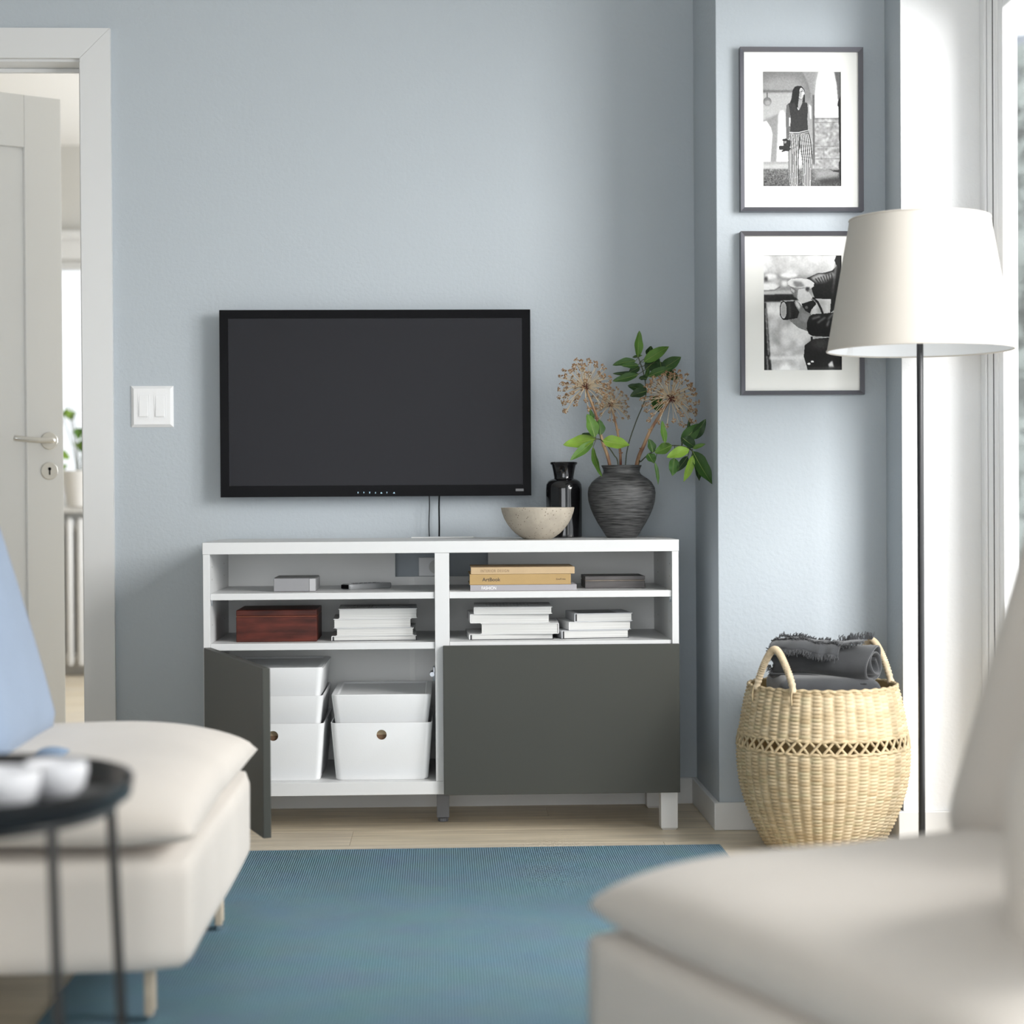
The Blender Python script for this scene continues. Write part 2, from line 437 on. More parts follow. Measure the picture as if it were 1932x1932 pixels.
# distance of the free edge from the door height
best = min((abs(onY(108.5, 197, y).z-DH), y) for y in np.linspace(0.5, 1.6, 400))[1]
free = onY(108.5, 600, best)
hinge = Vector((D_L+0.020, WY+TH-0.02, 0))
dvec = Vector((free.x-hinge.x, free.y-hinge.y, 0)); DW = dvec.length; ang = math.atan2(dvec.y, dvec.x)
dr = empty('door_1', (hinge.x, hinge.y, 0.008), rotz=ang); tag(dr, kind='structure')
ST = 0.112; T = 0.040
B('stile', DW-ST, DW, -T, 0, 0, DH, door_m, dr, 0.002)
B('stile', 0, ST, -T, 0, 0, DH, door_m, dr, 0.002)
B('top_rail', ST+0.0004, DW-ST-0.0004, -T, 0, DH-0.155, DH, door_m, dr, 0.002)
B('bottom_rail', ST+0.0004, DW-ST-0.0004, -T, 0, 0, 0.22, door_m, dr, 0.002)
B('panel', ST+0.0004, DW-ST-0.0004, -T+0.014, -0.014, 0.2204, DH-0.1554, door_m, dr, 0)
hz = onY(90, 833, best).z - 0.008; hx = DW-0.046
hd = empty('handle', (hx, -T, hz)); hd.parent = dr
bm = bmesh.new(); lathe(bm, [(0.026, 0), (0.026, 0.006), (0.0245, 0.0075)], 32, close_top=True)
bm.transform(Matrix.Rotation(PI/2, 4, 'X')); obj('rose', bm, steel_m, hd, 40)
bm = bmesh.new(); tube(bm, smooth_path([(0.0, -0.005, 0), (0.0, -0.034, 0), (-0.012, -0.046, 0), (-0.05, -0.047, 0.0), (-0.105, -0.042, 0.004), (-0.118, -0.036, 0.006)], 40), 0.0085, 12)
obj('lever', bm, steel_m, hd, True)
kz = onY(90, 889, best).z - 0.008
kp = empty('keyhole_plate', (hx, -T, kz)); kp.parent = dr
bm = bmesh.new(); lathe(bm, [(0.026, 0), (0.026, 0.005), (0.0245, 0.0065)], 32, close_top=True)
bm.transform(Matrix.Rotation(PI/2, 4, 'X')); obj('rose', bm, steel_m, kp, 40)
bm = bmesh.new(); lathe(bm, [(0.0048, 0), (0.0048, 0.0012)], 16, close_top=True); bm.transform(Matrix.Translation((0, -0.0063, 0.006)) @ Matrix.Rotation(PI/2, 4, 'X'))
box(bm, -0.0022, 0.0022, -0.0075, -0.0063, -0.012, 0.005); obj('keyhole', bm, black_m, kp)

# ---- the other room
hw = empty('wall_hall_far', (0, HALLY, 0)); tag(hw, kind='structure')
WT = onY(140, 490, HALLY).z; WS = onY(140, 955, HALLY).z
w2x = onY(128, 700, HALLY).x
wx0, wx1 = w2x-0.65, w2x+0.75
HH = onY(140, 274, HALLY).z
bm = bmesh.new()
for (x0, x1, z0, z1) in ((LX, wx0, 0, HH), (wx1, 1.6, 0, HH), (wx0, wx1, 0, WS), (wx0, wx1, WT, HH)):
    box(bm, x0, x1, 0, 0.2, z0, z1)
obj('plaster', bm, wall_b, hw)
tag(B('wall_hall_left', LX-0.12, LX, WY+TH+0.005, HALLY+0.2, 0, HH, wall_b, None, 0), kind='structure')
wh = empty('wall_hall_right', (1.6, 0, 0)); tag(wh, kind='structure')
bm = bmesh.new()
for (y0, y1, z0, z1) in ((WY+TH+0.005, 2.1, 0, HH), (3.8, HALLY+0.2, 0, HH), (2.1, 3.8, 0, 0.6), (2.1, 3.8, 2.2, HH)): box(bm, 0, 0.1, y0, y1, z0, z1)
obj('plaster', bm, wall_b, wh)
w4 = empty('added_window_4', (1.65, 2.95, 0.6)); tag(w4, kind='structure')  # unseen window, added to go with the other room's fill lamp
for y in (-0.85, -0.02, 0.79): B('frame_post', -0.03, 0.03, y, y+0.06, 0, 1.6, trim_m, w4)
for z in (0, 1.54): B('frame_rail', -0.028, 0.028, -0.85, 0.85, z, z+0.06, trim_m, w4)
for y in (-0.79, 0.04): B('pane', -0.003, 0.003, y, y+0.75, 0.06, 1.54, glass_m, w4, 0)
tag(B('ceiling_hall', LX-0.12, 1.7, WY+TH+0.005, HALLY+0.2, HH, HH+0.1, ceil_m, None, 0), kind='structure')
w2 = empty('window_2', (w2x, HALLY, 0)); tag(w2, kind='structure')
wt2 = onY(140, 437, HALLY).z
B('head_casing', wx0-w2x-0.1, wx1-w2x+0.1, -0.035, -0.0005, WT-0.0, wt2, trim_m, w2, 0.006)
B('head_moulding', wx0-w2x-0.13, wx1-w2x+0.13, -0.06, -0.0355, wt2-0.045, wt2+0.0, trim_m, w2, 0.012)
for x in (wx0, wx1): B('side_casing', x-w2x-0.09 if x == wx0 else x-w2x, x-w2x if x == wx0 else x-w2x+0.09, -0.03, -0.0005, WS, WT-0.0005, trim_m, w2, 0.006)
for x in (wx0+0.02, wx1-0.08): B('frame_post', x-w2x, x-w2x+0.06, 0.06, 0.12, WS+0.04, WT-0.04, trim_m, w2)
B('frame_rail', wx0-w2x, wx1-w2x, 0.06, 0.12, WT-0.04, WT-0.0005, trim_m, w2); B('frame_rail', wx0-w2x, wx1-w2x, 0.06, 0.12, WS+0.0005, WS+0.04, trim_m, w2)
B('pane', wx0-w2x+0.08, wx1-w2x-0.08, 0.085, 0.09, WS+0.0405, WT-0.0405, glass_m, w2, 0)
B('sill', wx0-w2x-0.08, wx1-w2x+0.08, -0.14, -0.0355, WS-0.03, WS, trim_m, w2, 0.006)
bm = bmesh.new(); box(bm, LX, 1.6, HALLY-0.016, HALLY-0.0005, 0, 0.08, 0.003)
tag(obj('baseboard_hall', bm, trim_m), kind='structure')
# radiator
rzb = onY(140, 1261, HALLY-0.1).z; rzt = onY(140, 974, HALLY-0.1).z
rad_x = onY(133, 1100, HALLY-0.1).x; pitch = onY(153, 1100, HALLY-0.1).x - rad_x
rd = empty('radiator', (rad_x, HALLY-0.085, rzb), 'white column radiator under the window seen through the open door', 'radiator')
bm = bmesh.new(); hgt = rzt-rzb
for yy in (-0.030, 0.030):
    tube(bm, [(0, yy, 0.012), (0, yy, 0.03), (0, yy, hgt-0.03), (0, yy, hgt-0.010)], [0.008, 0.0175, 0.0175, 0.008], 14)
for z in (0.055, hgt-0.055): tube(bm, [(0, -0.03, z), (0, 0.03, z)], 0.012, 10)
col0 = obj('column', bm, trim_m, rd, 50)
for k in range(-9, 10):
    if k:
        c = col0.copy(); COL.objects.link(c); c.location = (k*pitch, 0, 0)
for z in (0.055, hgt-0.055):
    bm = bmesh.new(); tube(bm, [(-9.3*pitch, 0, z), (9.3*pitch, 0, z)], 0.019, 14); obj('header_pipe', bm, trim_m, rd, 40)
for k in (-7, 7):
    bm = bmesh.new(); box(bm, k*pitch-0.012, k*pitch+0.012, -0.012, 0.012, -rzb, 0.05, 0.003); obj('foot', bm, trim_m, rd)

# pot with a leafy plant on the sill there
leafg = [M('leaf_green_%s' % k, c, 0.5, var=0.25, vscale=30, spec=0.3) for k, c in
         (('deep', (0.038, 0.098, 0.018)), ('mid', (0.075, 0.165, 0.022)), ('bright', (0.17, 0.29, 0.032)), ('dark', (0.022, 0.055, 0.015)))]
rib_m = M('leaf_midrib', (0.28, 0.36, 0.10), 0.6)
stem_m = M('green_stem', (0.06, 0.07, 0.035), 0.6)
def leaf(name, P0, P1, width, face, mat, parent, curl=0.15, fold=0.18, n=10, org=None):
    P0 = Vector(P0); P1 = Vector(P1); ax = P1-P0; L = ax.length; t = ax.normalized()
    nn = Vector(face); nn = (nn - t*nn.dot(t)).normalized(); s = t.cross(nn)
    bm = bmesh.new(); rows = []
    o0 = Vector(org) if org else Vector((0, 0, 0))
    for i in range(n+1):
        u = i/n
        ww = width*0.5*(math.sin(PI*min(1, u**0.85))**0.8)*(1-0.15*u) + 0.0004
        c = P0 + ax*u + nn*(curl*L*(math.sin(PI*u)*0.5) - 0.25*curl*L*u*u)
        row = []
        for k in (-2, -1, 0, 1, 2):
            q = k/2; wv = 0.06*width*math.sin(u*14+k)*abs(q)
            row.append(bm.verts.new(c + s*(ww*q) + nn*(abs(q)*ww*fold*2 + wv) - o0))
        rows.append(row)
    for a, b in zip(rows[:-1], rows[1:]):
        for k in range(4): bm.faces.new((a[k], a[k+1], b[k+1], b[k]))
    nf = len(bm.faces)
    mid_ = [r_[2].co.copy()+nn*0.0002 for r_ in rows]
    tube(bm, mid_, [max(0.0002, width*0.022*(1-i/n)) for i in range(n+1)], 4, caps=False)
    bm.faces.ensure_lookup_table()
    for f in bm.faces[nf:]: f.material_index = 1
    return obj(name, bm, [mat, rib_m], parent, True, recalc=False)

potp = onY(152, 950, HALLY-0.09)
pp = empty('potted_plant', (potp.x, HALLY-0.09, WS), 'leafy green plant in a white pot on the sill beyond the door', 'plant')
bm = bmesh.new(); lathe(bm, [(0.07, 0), (0.10, 0.16), (0.104, 0.17), (0.098, 0.17), (0.09, 0.14), (0.0, 0.14)], 28)
obj('pot', bm, whiteplastic_m, pp, 40)
for k in range(26):
    a = rng.uniform(0, 2*PI); rr = rng.uniform(0.05, 0.24); z = rng.uniform(0.20, 0.52)
    p0 = Vector((rr*0.45*math.cos(a), rr*0.3*math.sin(a), z-0.06)); p1 = p0 + Vector((0.09*math.cos(a), 0.05*math.sin(a), rng.uniform(-0.07, 0.04)))
    leaf('leaf', p0, p1, 0.05, (0.2*math.cos(a), -0.8, 0.6), leafg[int(rng.integers(1, 3))], pp)
bm = bmesh.new()
for k in range(6):
    a = k*1.05; tube(bm, smooth_path([(0.01*math.cos(a), 0.01*math.sin(a), 0.13), (0.04*math.cos(a), 0.03*math.sin(a), 0.3), (0.10*math.cos(a), 0.06*math.sin(a), 0.48)], 8), 0.003, 6)
obj('stems', bm, stem_m, pp); 

# ---- outdoors, seen pale through the panes
gnd = B('ground', -30, 40, HALLY+1.0, 45, -9.0, -8.8, M('street', (0.35, 0.36, 0.36), 0.9, var=0.1), None, 0); tag(gnd, kind='structure')
def house(nm, loc, rz, wd, dp, ht, wallc, label, cols, rows):
    h = empty(nm, loc, label, 'building', rotz=rz)
    B('wall', -wd/2, wd/2, 0, dp, 0, ht, M(nm+'_render', wallc, 0.9, var=0.05), h, 0)
    bm = bmesh.new(); prism(bm, [(-wd/2-0.3, ht), (wd/2+0.3, ht), (wd/2-1, ht+2.2), (-wd/2+1, ht+2.2)], 'y', -0.3, dp+0.3); obj('roof', bm, M('roof_slate', (0.22, 0.24, 0.27), 0.8), h)
    gm = M('far_window_glass', (0.22, 0.25, 0.29), 0.2)
    for i in range(cols):
        for j in range(rows):
            x = -wd/2 + (i+0.5)*wd/cols; z = (j+0.45)*ht/rows
            f = B('window', x-0.75, x+0.75, -0.10, -0.001, z-0.2, z+1.9, trim_m, h, 0.01)
            B('pane', x-0.6, x-0.04, -0.12, -0.101, z-0.05, z+1.75, gm, f, 0); B('pane', x+0.04, x+0.6, -0.12, -0.101, z-0.05, z+1.75, gm, f, 0)
    return h
house('pale_building', (-6.5, 22, -8.8), 0, 22, 8, 22, (0.62, 0.62, 0.62), 'pale rendered building beyond the far window behind the plant', 7, 6)
house('grey_building', (11.5, 22.5, -8.8), -0.35, 11, 8, 14.5, (0.40, 0.41, 0.42), 'grey rendered building outside the tall window behind the lamp', 6, 4)
def tree(loc, ht, rad, label):
    t = empty('tree', loc, label, 'tree')
    bm = bmesh.new(); tube(bm, [(0, 0, 0), (0.1, 0, ht*0.5), (0, 0, ht*0.9)], [0.25, 0.18, 0.05], 10); obj('trunk', bm, M('bark', (0.15, 0.12, 0.10), 0.9), t)
    n = 5200
    P = rng.normal(size=(n, 3)); P /= np.linalg.norm(P, axis=1)[:, None]; P *= (rng.uniform(0.35, 1, (n, 1)))**0.5
    zz = P[:, 2]; P[:, :2] *= (rad*(1.05-0.75*(zz[:, None]+1)/2)); C = np.column_stack([P[:, 0], P[:, 1], ht*0.62 + zz*ht*0.4])
    V = []; Fc = []
    for c in C:
        d1 = rng.normal(size=3); d1 /= np.linalg.norm(d1); d2 = np.cross(d1, rng.normal(size=3)); d2 /= np.linalg.norm(d2); s = rng.uniform(0.12, 0.3)
        k = len(V); V += [tuple(c-d1*s), tuple(c+d2*s*0.5), tuple(c+d1*s), tuple(c-d2*s*0.5)]; Fc.append((k, k+1, k+2, k+3))
    me = bpy.data.meshes.new('foliage'); me.from_pydata(V, [], Fc)
    o = link('foliage', me, M('far_foliage', (0.26, 0.29, 0.27), 0.9), t); o['kind'] = 'stuff'
tree((5.9, 11.4, -8.8), 13.4, 2.2, 'tall grey-green tree outside the window pane')

# ================================================================== TV BENCH
cb = empty('tv_bench', (0, 0, 0), 'white tv bench with open shelves and two dark grey doors, one open', 'tv bench')
DPT = 0.40
B('top_panel', -0.001, 1.201, 0.0, DPT, 0.7102, 0.740, cab_m, cb, 0.0012)
B('side_panel', 0.0, 0.017, 0.0005, DPT, 0.10, 0.710, cab_m, cb, 0.0008)
B('side_panel', 1.183, 1.20, 0.0005, DPT, 0.10, 0.710, cab_m, cb, 0.0008)
B('bottom_panel', 0.0173, 1.1827, 0.0008, DPT, 0.10, 0.133, cab_m, cb, 0.0008)
dx0 = onY(820.5, 1150, 0.0).x; dx1 = onY(848, 1150, 0.0).x
B('divider', dx0, dx1, 0.0006, DPT-0.012, 0.1333, 0.7099, cab_m, cb, 0.0008)
S1 = onY(640, 1118.5, 0.006).z; S2 = onY(640, 1213, 0.006).z
for (a, b) in ((0.0175, dx0-0.0005), (dx1+0.0005, 1.1825)):
    B('shelf', a, b, 0.006, 0.388, S1-0.0165, S1, cab_m, cb, 0.0008)
    B('shelf', a, b, 0.006, 0.388, S2-0.017, S2, cab_m, cb, 0.0008)
# back panel in two halves with the cable cut-out
by0, by1 = 0.389, 0.395
cl = onY(745.5, 1060, by0).x; cr_ = onY(921, 1060, by0).x; cz = onY(780, 1088, by0).z
mid = (dx0+dx1)/2
bm = bmesh.new(); prism(bm, [(0.0175, 0.134), (mid, 0.134), (mid, cz), (cl, cz), (cl, 0.7095), (0.0175, 0.7095)], 'y', by0, by1); obj('back_panel', bm, cabin_m, cb)
bm = bmesh.new(); prism(bm, [(mid+0.0002, 0.134), (1.1825, 0.134), (1.1825, 0.7095), (cr_, 0.7095), (cr_, cz), (mid+0.0002, cz)], 'y', by0, by1); obj('back_panel', bm, cabin_m, cb)
for px_ in (778,):
    x = onY(px_, 1200, by0).x
    for z0, z1 in ((0.1335, S2-0.018), (S2+0.0005, S1-0.018), (S1+0.0005, cz-0.001)):
        B('joint_strip', x-0.008, x+0.008, by0-0.002, by0-0.0002, z0, z1, M('joint_strip_plastic', (0.88, 0.88, 0.86), 0.4), cb, 0.0004)
# drilled holes and shelf pins
hole_m = M('drilled_hole', (0.35, 0.32, 0.27), 0.8); pin_m = M('zinc_pin', (0.5, 0.52, 0.55), 0.35, metal=1)
for sx, x in ((1, 0.0171), (-1, 1.1829)):
    for yy in (0.045, 0.30):
        for z in (S1+0.034, S1+0.066, S2+0.045):
            bm = bmesh.new(); lathe(bm, [(0.0022, 0), (0.0022, 0.0003)], 10, close_top=True); bm.transform(Matrix.Translation((x, yy, z)) @ Matrix.Rotation(sx*PI/2, 4, 'Y')); obj('pin_hole', bm, hole_m, cb)
    bm = bmesh.new(); prism(bm, [(0.020, S1-0.0175), (0.026, S1-0.0175), (0.0255, S1-0.024), (0.0225, S1-0.031), (0.0205, S1-0.024)], 'x', x, x+sx*0.004); obj('shelf_pin', bm, pin_m, cb)
# doors
DZ0, DZ1 = 0.1005, 0.4765
def cab_door(loc, rz):
    d = empty('door', loc, rotz=rz); d.parent = cb
    B('front', 0.0, 0.597, -0.018, 0.0, 0, DZ1-DZ0, dark_m, d, 0.0012)
    return d
d1 = cab_door((0.6015, -0.002, DZ0), 0)
TH_OPEN = 0.345
th = TH_OPEN
d2 = cab_door((0.0015+0.018*math.cos(th), -0.003+0.018*math.sin(th), DZ0), -(PI/2-th))
for z in (0.06, 0.31):
    bm = bmesh.new(); lathe(bm, [(0.0175, 0), (0.0175, 0.003)], 20, close_top=True); box(bm, -0.05, 0.0, -0.006, 0.006, 0.002, 0.016, 0.003)
    bm.transform(Matrix.Translation((0.045, 0.0002, z)) @ Matrix.Rotation(-PI/2, 4, 'X')); obj('hinge', bm, pin_m, d2)
# push latch on the divider
pl = onY(816, 1271, 0.03)
bm = bmesh.new(); tube(bm, [(dx0-0.008, 0.012, pl.z), (dx0-0.008, 0.06, pl.z)], 0.006, 12); box(bm, dx0-0.006, dx0-0.0003, 0.02, 0.055, pl.z-0.018, pl.z+0.018, 0.002)
obj('push_latch', bm, pin_m, cb, 40)
# legs
lf = onZ(1261, 1565.8, 0.0)
def leg(x, y):
    bm = bmesh.new()
    loft(bm, [rrect(0.034, 0.034, 0.001, 0, 1, x, y), rrect(0.0435, 0.0435, 0.0015, 0.006, 1, x, y), rrect(0.0435, 0.0435, 0.0015, 0.0998, 1, x, y)])
    obj('leg', bm, cab_m, cb)
for x in (0.0255, 1.1745):
    leg(x, lf.y+0.018); leg(x, 0.355)
sl = onZ(836, 1549, 0.0)
bm = bmesh.new(); box(bm, sl.x-0.0165, sl.x+0.0165, sl.y-0.0165, sl.y+0.0165, 0.012, 0.0997, 0.001)
sp = obj('support_leg', bm, greyplastic_m, cb)
bm = bmesh.new(); lathe(bm, [(0.012, 0), (0.013, 0.002), (0.013, 0.0095), (0.008, 0.0118)], 24, (sl.x, sl.y, 0))
for k in range(12):
    a = k*PI/6; box(bm, sl.x+0.0125*math.cos(a)-0.001, sl.x+0.0125*math.cos(a)+0.001, sl.y+0.0125*math.sin(a)-0.001, sl.y+0.0125*math.sin(a)+0.001, 0.001, 0.010)
obj('levelling_foot', bm, M('grey_foot', (0.13, 0.135, 0.15), 0.5), sp)
B('slot', sl.x-0.002, sl.x+0.002, sl.y-0.0172, sl.y-0.0166, 0.085, 0.0995, black_m, sp, 0)
# cable outlet cover at the rear of the top
co0 = onZ(776, 1013, 0.743); co1 = onZ(893, 1012, 0.743)
co = B('cable_cover', co0.x-0.5, co1.x-0.5, 0.345-0.37, 0.399-0.37, 0.0002, 0.0025, whiteplastic_m, None, 0.0008); co.location = (0.5, 0.37, 0.74)
tag(co, 'thin white cable cover plate at the rear of the bench top', 'cable cover')

# wall socket visible through the cut-out
so0 = onY(790, 1052, WY-0.02); so1 = onY(838, 1087, WY-0.02)
so = empty('wall_socket', (so0.x, WY, so1.z), 'white wall socket seen through the cut-out behind the shelf', 'socket')
B('box', 0, so1.x-so0.x, -0.019, -0.0003, 0, so0.z-so1.z, whiteplastic_m, so, 0.0015)
bm = bmesh.new(); lathe(bm, [(0.019, 0.0), (0.019, 0.001)], 24, close_top=True); bm.transform(Matrix.Translation(((so1.x-so0.x)/2+0.012, -0.0192, (so0.z-so1.z)/2)) @ Matrix.Rotation(PI/2, 4, 'X')); obj('inlet', bm, M('socket_inlet', (0.6, 0.6, 0.58), 0.5), so)

# ================================================================== TV
TY = WY-0.062          # front of the tv
tl = onY(413.5, 585, TY); br = onY(1002.5, 935, TY)
tv = empty('television', ((tl.x+br.x)/2, WY, br.z), 'black flat television mounted on the wall above the bench', 'television')
tw = br.x-tl.x; thh = tl.z-br.z; ox = (tl.x+br.x)/2
t0 = onY(430, 601, TY); t1 = onY(987, 914, TY)
bz = (t0.x-ox, t1.x-ox, t1.z-br.z, t0.z-br.z)
yf = TY-WY
B('housing', -tw/2+0.02, tw/2-0.02, yf+0.014, -0.012, 0.03, thh-0.03, black_m, tv, 0.006)
bm = bmesh.new()
for (x0, x1, z0, z1) in ((-tw/2, tw/2, bz[3], thh), (-tw/2, tw/2, 0, bz[2]), (-tw/2, bz[0], bz[2], bz[3]), (bz[1], tw/2, bz[2], bz[3])):
    box(bm, x0, x1, yf, yf+0.0138, z0, z1)
obj('bezel', bm, black_m, tv)
B('screen', bz[0]+0.0002, bz[1]-0.0002, yf+0.0012, yf+0.006, bz[2]+0.0002, bz[3]-0.0002, screen_m, tv, 0)
B('wall_bracket', -0.15, 0.15, -0.0119, -0.0003, 0.15, 0.35, blackmetal_m, tv)
lg0 = onY(973, 922, TY); lg1 = onY(988, 926.5, TY)
B('badge', lg0.x-ox, lg1.x-ox, yf-0.0006, yf-0.0001, lg1.z-br.z, lg0.z-br.z, M('badge_grey', (0.16, 0.16, 0.165), 0.4), tv, 0)
led_m = M('indicator_white', (0.55, 0.75, 0.85), 0.4, emit=((0.6, 0.85, 1.0), 0.35))
for k, pxx in enumerate((675.5, 686.5, 697.5, 708.5, 719.5, 730, 743.5)):
    c = onY(pxx, 929.5, TY); x = c.x-ox; z = c.z-br.z; s = 0.00125
    bm = bmesh.new(); yy0, yy1 = yf-0.0006, yf-0.0001
    box(bm, x-s*0.45, x+s*0.45, yy0, yy1, z-s*1.4, z+s*1.4)
    if k in (0, 1, 2, 5): box(bm, x-s, x+s, yy0, yy1, z+s*0.7, z+s*1.5)
    if k in (0, 2, 3): box(bm, x-s, x+s, yy0, yy1, z-s*1.5, z-s*0.8)
    if k in (4, 6): box(bm, x-s*2.0, x+s*2.0, yy0, yy1, z-s*1.6, z-s*0.7); box(bm, x-s, x+s, yy0, yy1, z-s*0.7, z+s*0.1)
    obj('indicator', bm, led_m, tv)
for pxs, rd_, nm in (([809.8, 810.2, 809.3, 810], 0.0014, 'thin'), ([829, 828.3, 828.7, 828.5], 0.0022, 'thick')):
    ys = [930, 955, 990, 1013.5]
    pts = [onY(a, b, 0.382) for a, b in zip(pxs, ys)]; pts[-1].z = 0.7432
    bm = bmesh.new(); tube(bm, smooth_path(pts, 16), rd_, 8)
    tag(obj('tv_cable', bm, black_m, None, True), '%s black cable hanging from the television down to the bench' % nm, 'cable', 'television cables')

# ================================================================== light switch
s0 = onY(247.5, 728.5, WY); s1 = onY(328, 806, WY)
sw = empty('light_switch', ((s0.x+s1.x)/2, WY, (s0.z+s1.z)/2), 'white double rocker light switch on the wall beside the door casing', 'light switch')
hw_ = (s1.x-s0.x)/2; hh_ = (s0.z-s1.z)/2
bm = bmesh.new()
def rl(hx_, hz_, y): return [(-hx_, y, -hz_), (hx_, y, -hz_), (hx_, y, hz_), (-hx_, y, hz_)]
loft(bm, [rl(hw_, hh_, -0.0003), rl(hw_, hh_, -0.002), rl(hw_*0.86, hh_*0.86, -0.009)]); obj('plate', bm, whiteplastic_m, sw)
for pc in (272, 303):
    x = onY(pc, 767, WY).x - sw.location.x; rw_ = 0.0155*0.95; rh = 0.031
    bm = bmesh.new()
    for (x0, x1, z0, z1) in ((-rw_-0.0012, rw_+0.0012, rh, rh+0.0012), (-rw_-0.0012, rw_+0.0012, -rh-0.0012, -rh), (-rw_-0.0012, -rw_, -rh, rh), (rw_, rw_+0.0012, -rh, rh)):
        box(bm, x+x0, x+x1, -0.0100, -0.0090, z0, z1)
    obj('surround', bm, whiteplastic_m, sw)
    bm = bmesh.new(); prism(bm, [(-0.0091, -rh+0.002), (-0.0091, rh-0.002), (-0.0100, rh-0.002), (-0.0128, -rh+0.005), (-0.0115, -rh+0.002)], 'x', x-rw_+0.003, x+rw_-0.003); obj('rocker', bm, whiteplastic_m, sw)

# ================================================================== PICTURES
def blur(a, k):
    for _ in range(2):
        for ax in (0, 1):
            p = np.pad(a, [(k, k) if i == ax else (0, 0) for i in range(2)], mode='edge')
            c = np.cumsum(p, axis=ax); z = np.zeros_like(np.take(c, [0], axis=ax)); c = np.concatenate([z, c], axis=ax)
            n = a.shape[ax]; hi = np.take(c, range(2*k+1, 2*k+1+n), axis=ax); lo = np.take(c, range(0, n), axis=ax)
            a = (hi-lo)/(2*k+1)
    return a
class Paint:
    def __init__(s, x0, x1, y0, y1, W=190, seed=1):
        s.x0, s.x1, s.y0, s.y1 = x0, x1, y0, y1; s.W = W; s.H = int(round(W*(y1-y0)/(x1-x0)))
        s.X, s.Y = np.meshgrid(np.linspace(x0, x1, s.W), np.linspace(y0, y1, s.H)); s.a = np.full((s.H, s.W), 0.5); s.r = np.random.default_rng(seed)
    def mask(s, poly, soft=0):
        m = np.zeros((s.H, s.W), bool); n = len(poly)
        for i in range(n):
            (xa, ya), (xb, yb_) = poly[i], poly[(i+1) % n]
            if ya == yb_: continue
            c = ((s.Y >= min(ya, yb_)) & (s.Y < max(ya, yb_)) & (s.X < (xb-xa)*(s.Y-ya)/(yb_-ya)+xa)); m ^= c
        m = m.astype(float)
        return blur(m, soft) if soft else m
    def put(s, m, v): s.a = s.a*(1-m) + v*m
    def poly(s, pts, v, soft=0): s.put(s.mask(pts, soft), v)
    def ell(s, cx, cy, rx, ry, v, soft=0):
        m = ((((s.X-cx)/rx)**2 + ((s.Y-cy)/ry)**2) < 1).astype(float); s.put(blur(m, soft) if soft else m, v)
    def line(s, pts, wd, v, soft=0):
        m = np.zeros((s.H, s.W))
        for (xa, ya), (xb, yb_) in zip(pts[:-1], pts[1:]):
            L2 = (xb-xa)**2+(yb_-ya)**2; t = np.clip(((s.X-xa)*(xb-xa)+(s.Y-ya)*(yb_-ya))/max(L2, 1e-6), 0, 1)
            m = np.maximum(m, (np.hypot(s.X-xa-t*(xb-xa), s.Y-ya-t*(yb_-ya)) < wd/2).astype(float))
        s.put(blur(m, soft) if soft else m, v)
    def noise(s, k, amp, m=1.0): n = blur(s.r.normal(size=(s.H, s.W)), k); s.a = s.a + m*amp*n/max(n.std(), 1e-6)
    def mesh(s, w_, h_):
        me = bpy.data.meshes.new('print'); xs = np.linspace(0, w_, s.W); zs = np.linspace(h_, 0, s.H)
        XX, ZZ = np.meshgrid(xs, zs); V = np.column_stack([XX.ravel(), np.zeros(XX.size), ZZ.ravel()])
        i = np.arange(s.H-1)[:, None]*s.W + np.arange(s.W-1)[None]; i = i.ravel()
        Fc = np.column_stack([i, i+s.W, i+s.W+1, i+1])
        me.from_pydata(V.tolist(), [], Fc.tolist())
        ca = me.color_attributes.new('Col', 'FLOAT_COLOR', 'POINT')
        g = np.clip(s.a, 0.01, 0.97)**2.45; buf = np.column_stack([g.ravel()]*3 + [np.ones(g.size)]).astype(np.float32)
        ca.data.foreach_set('color', buf.ravel()); return me

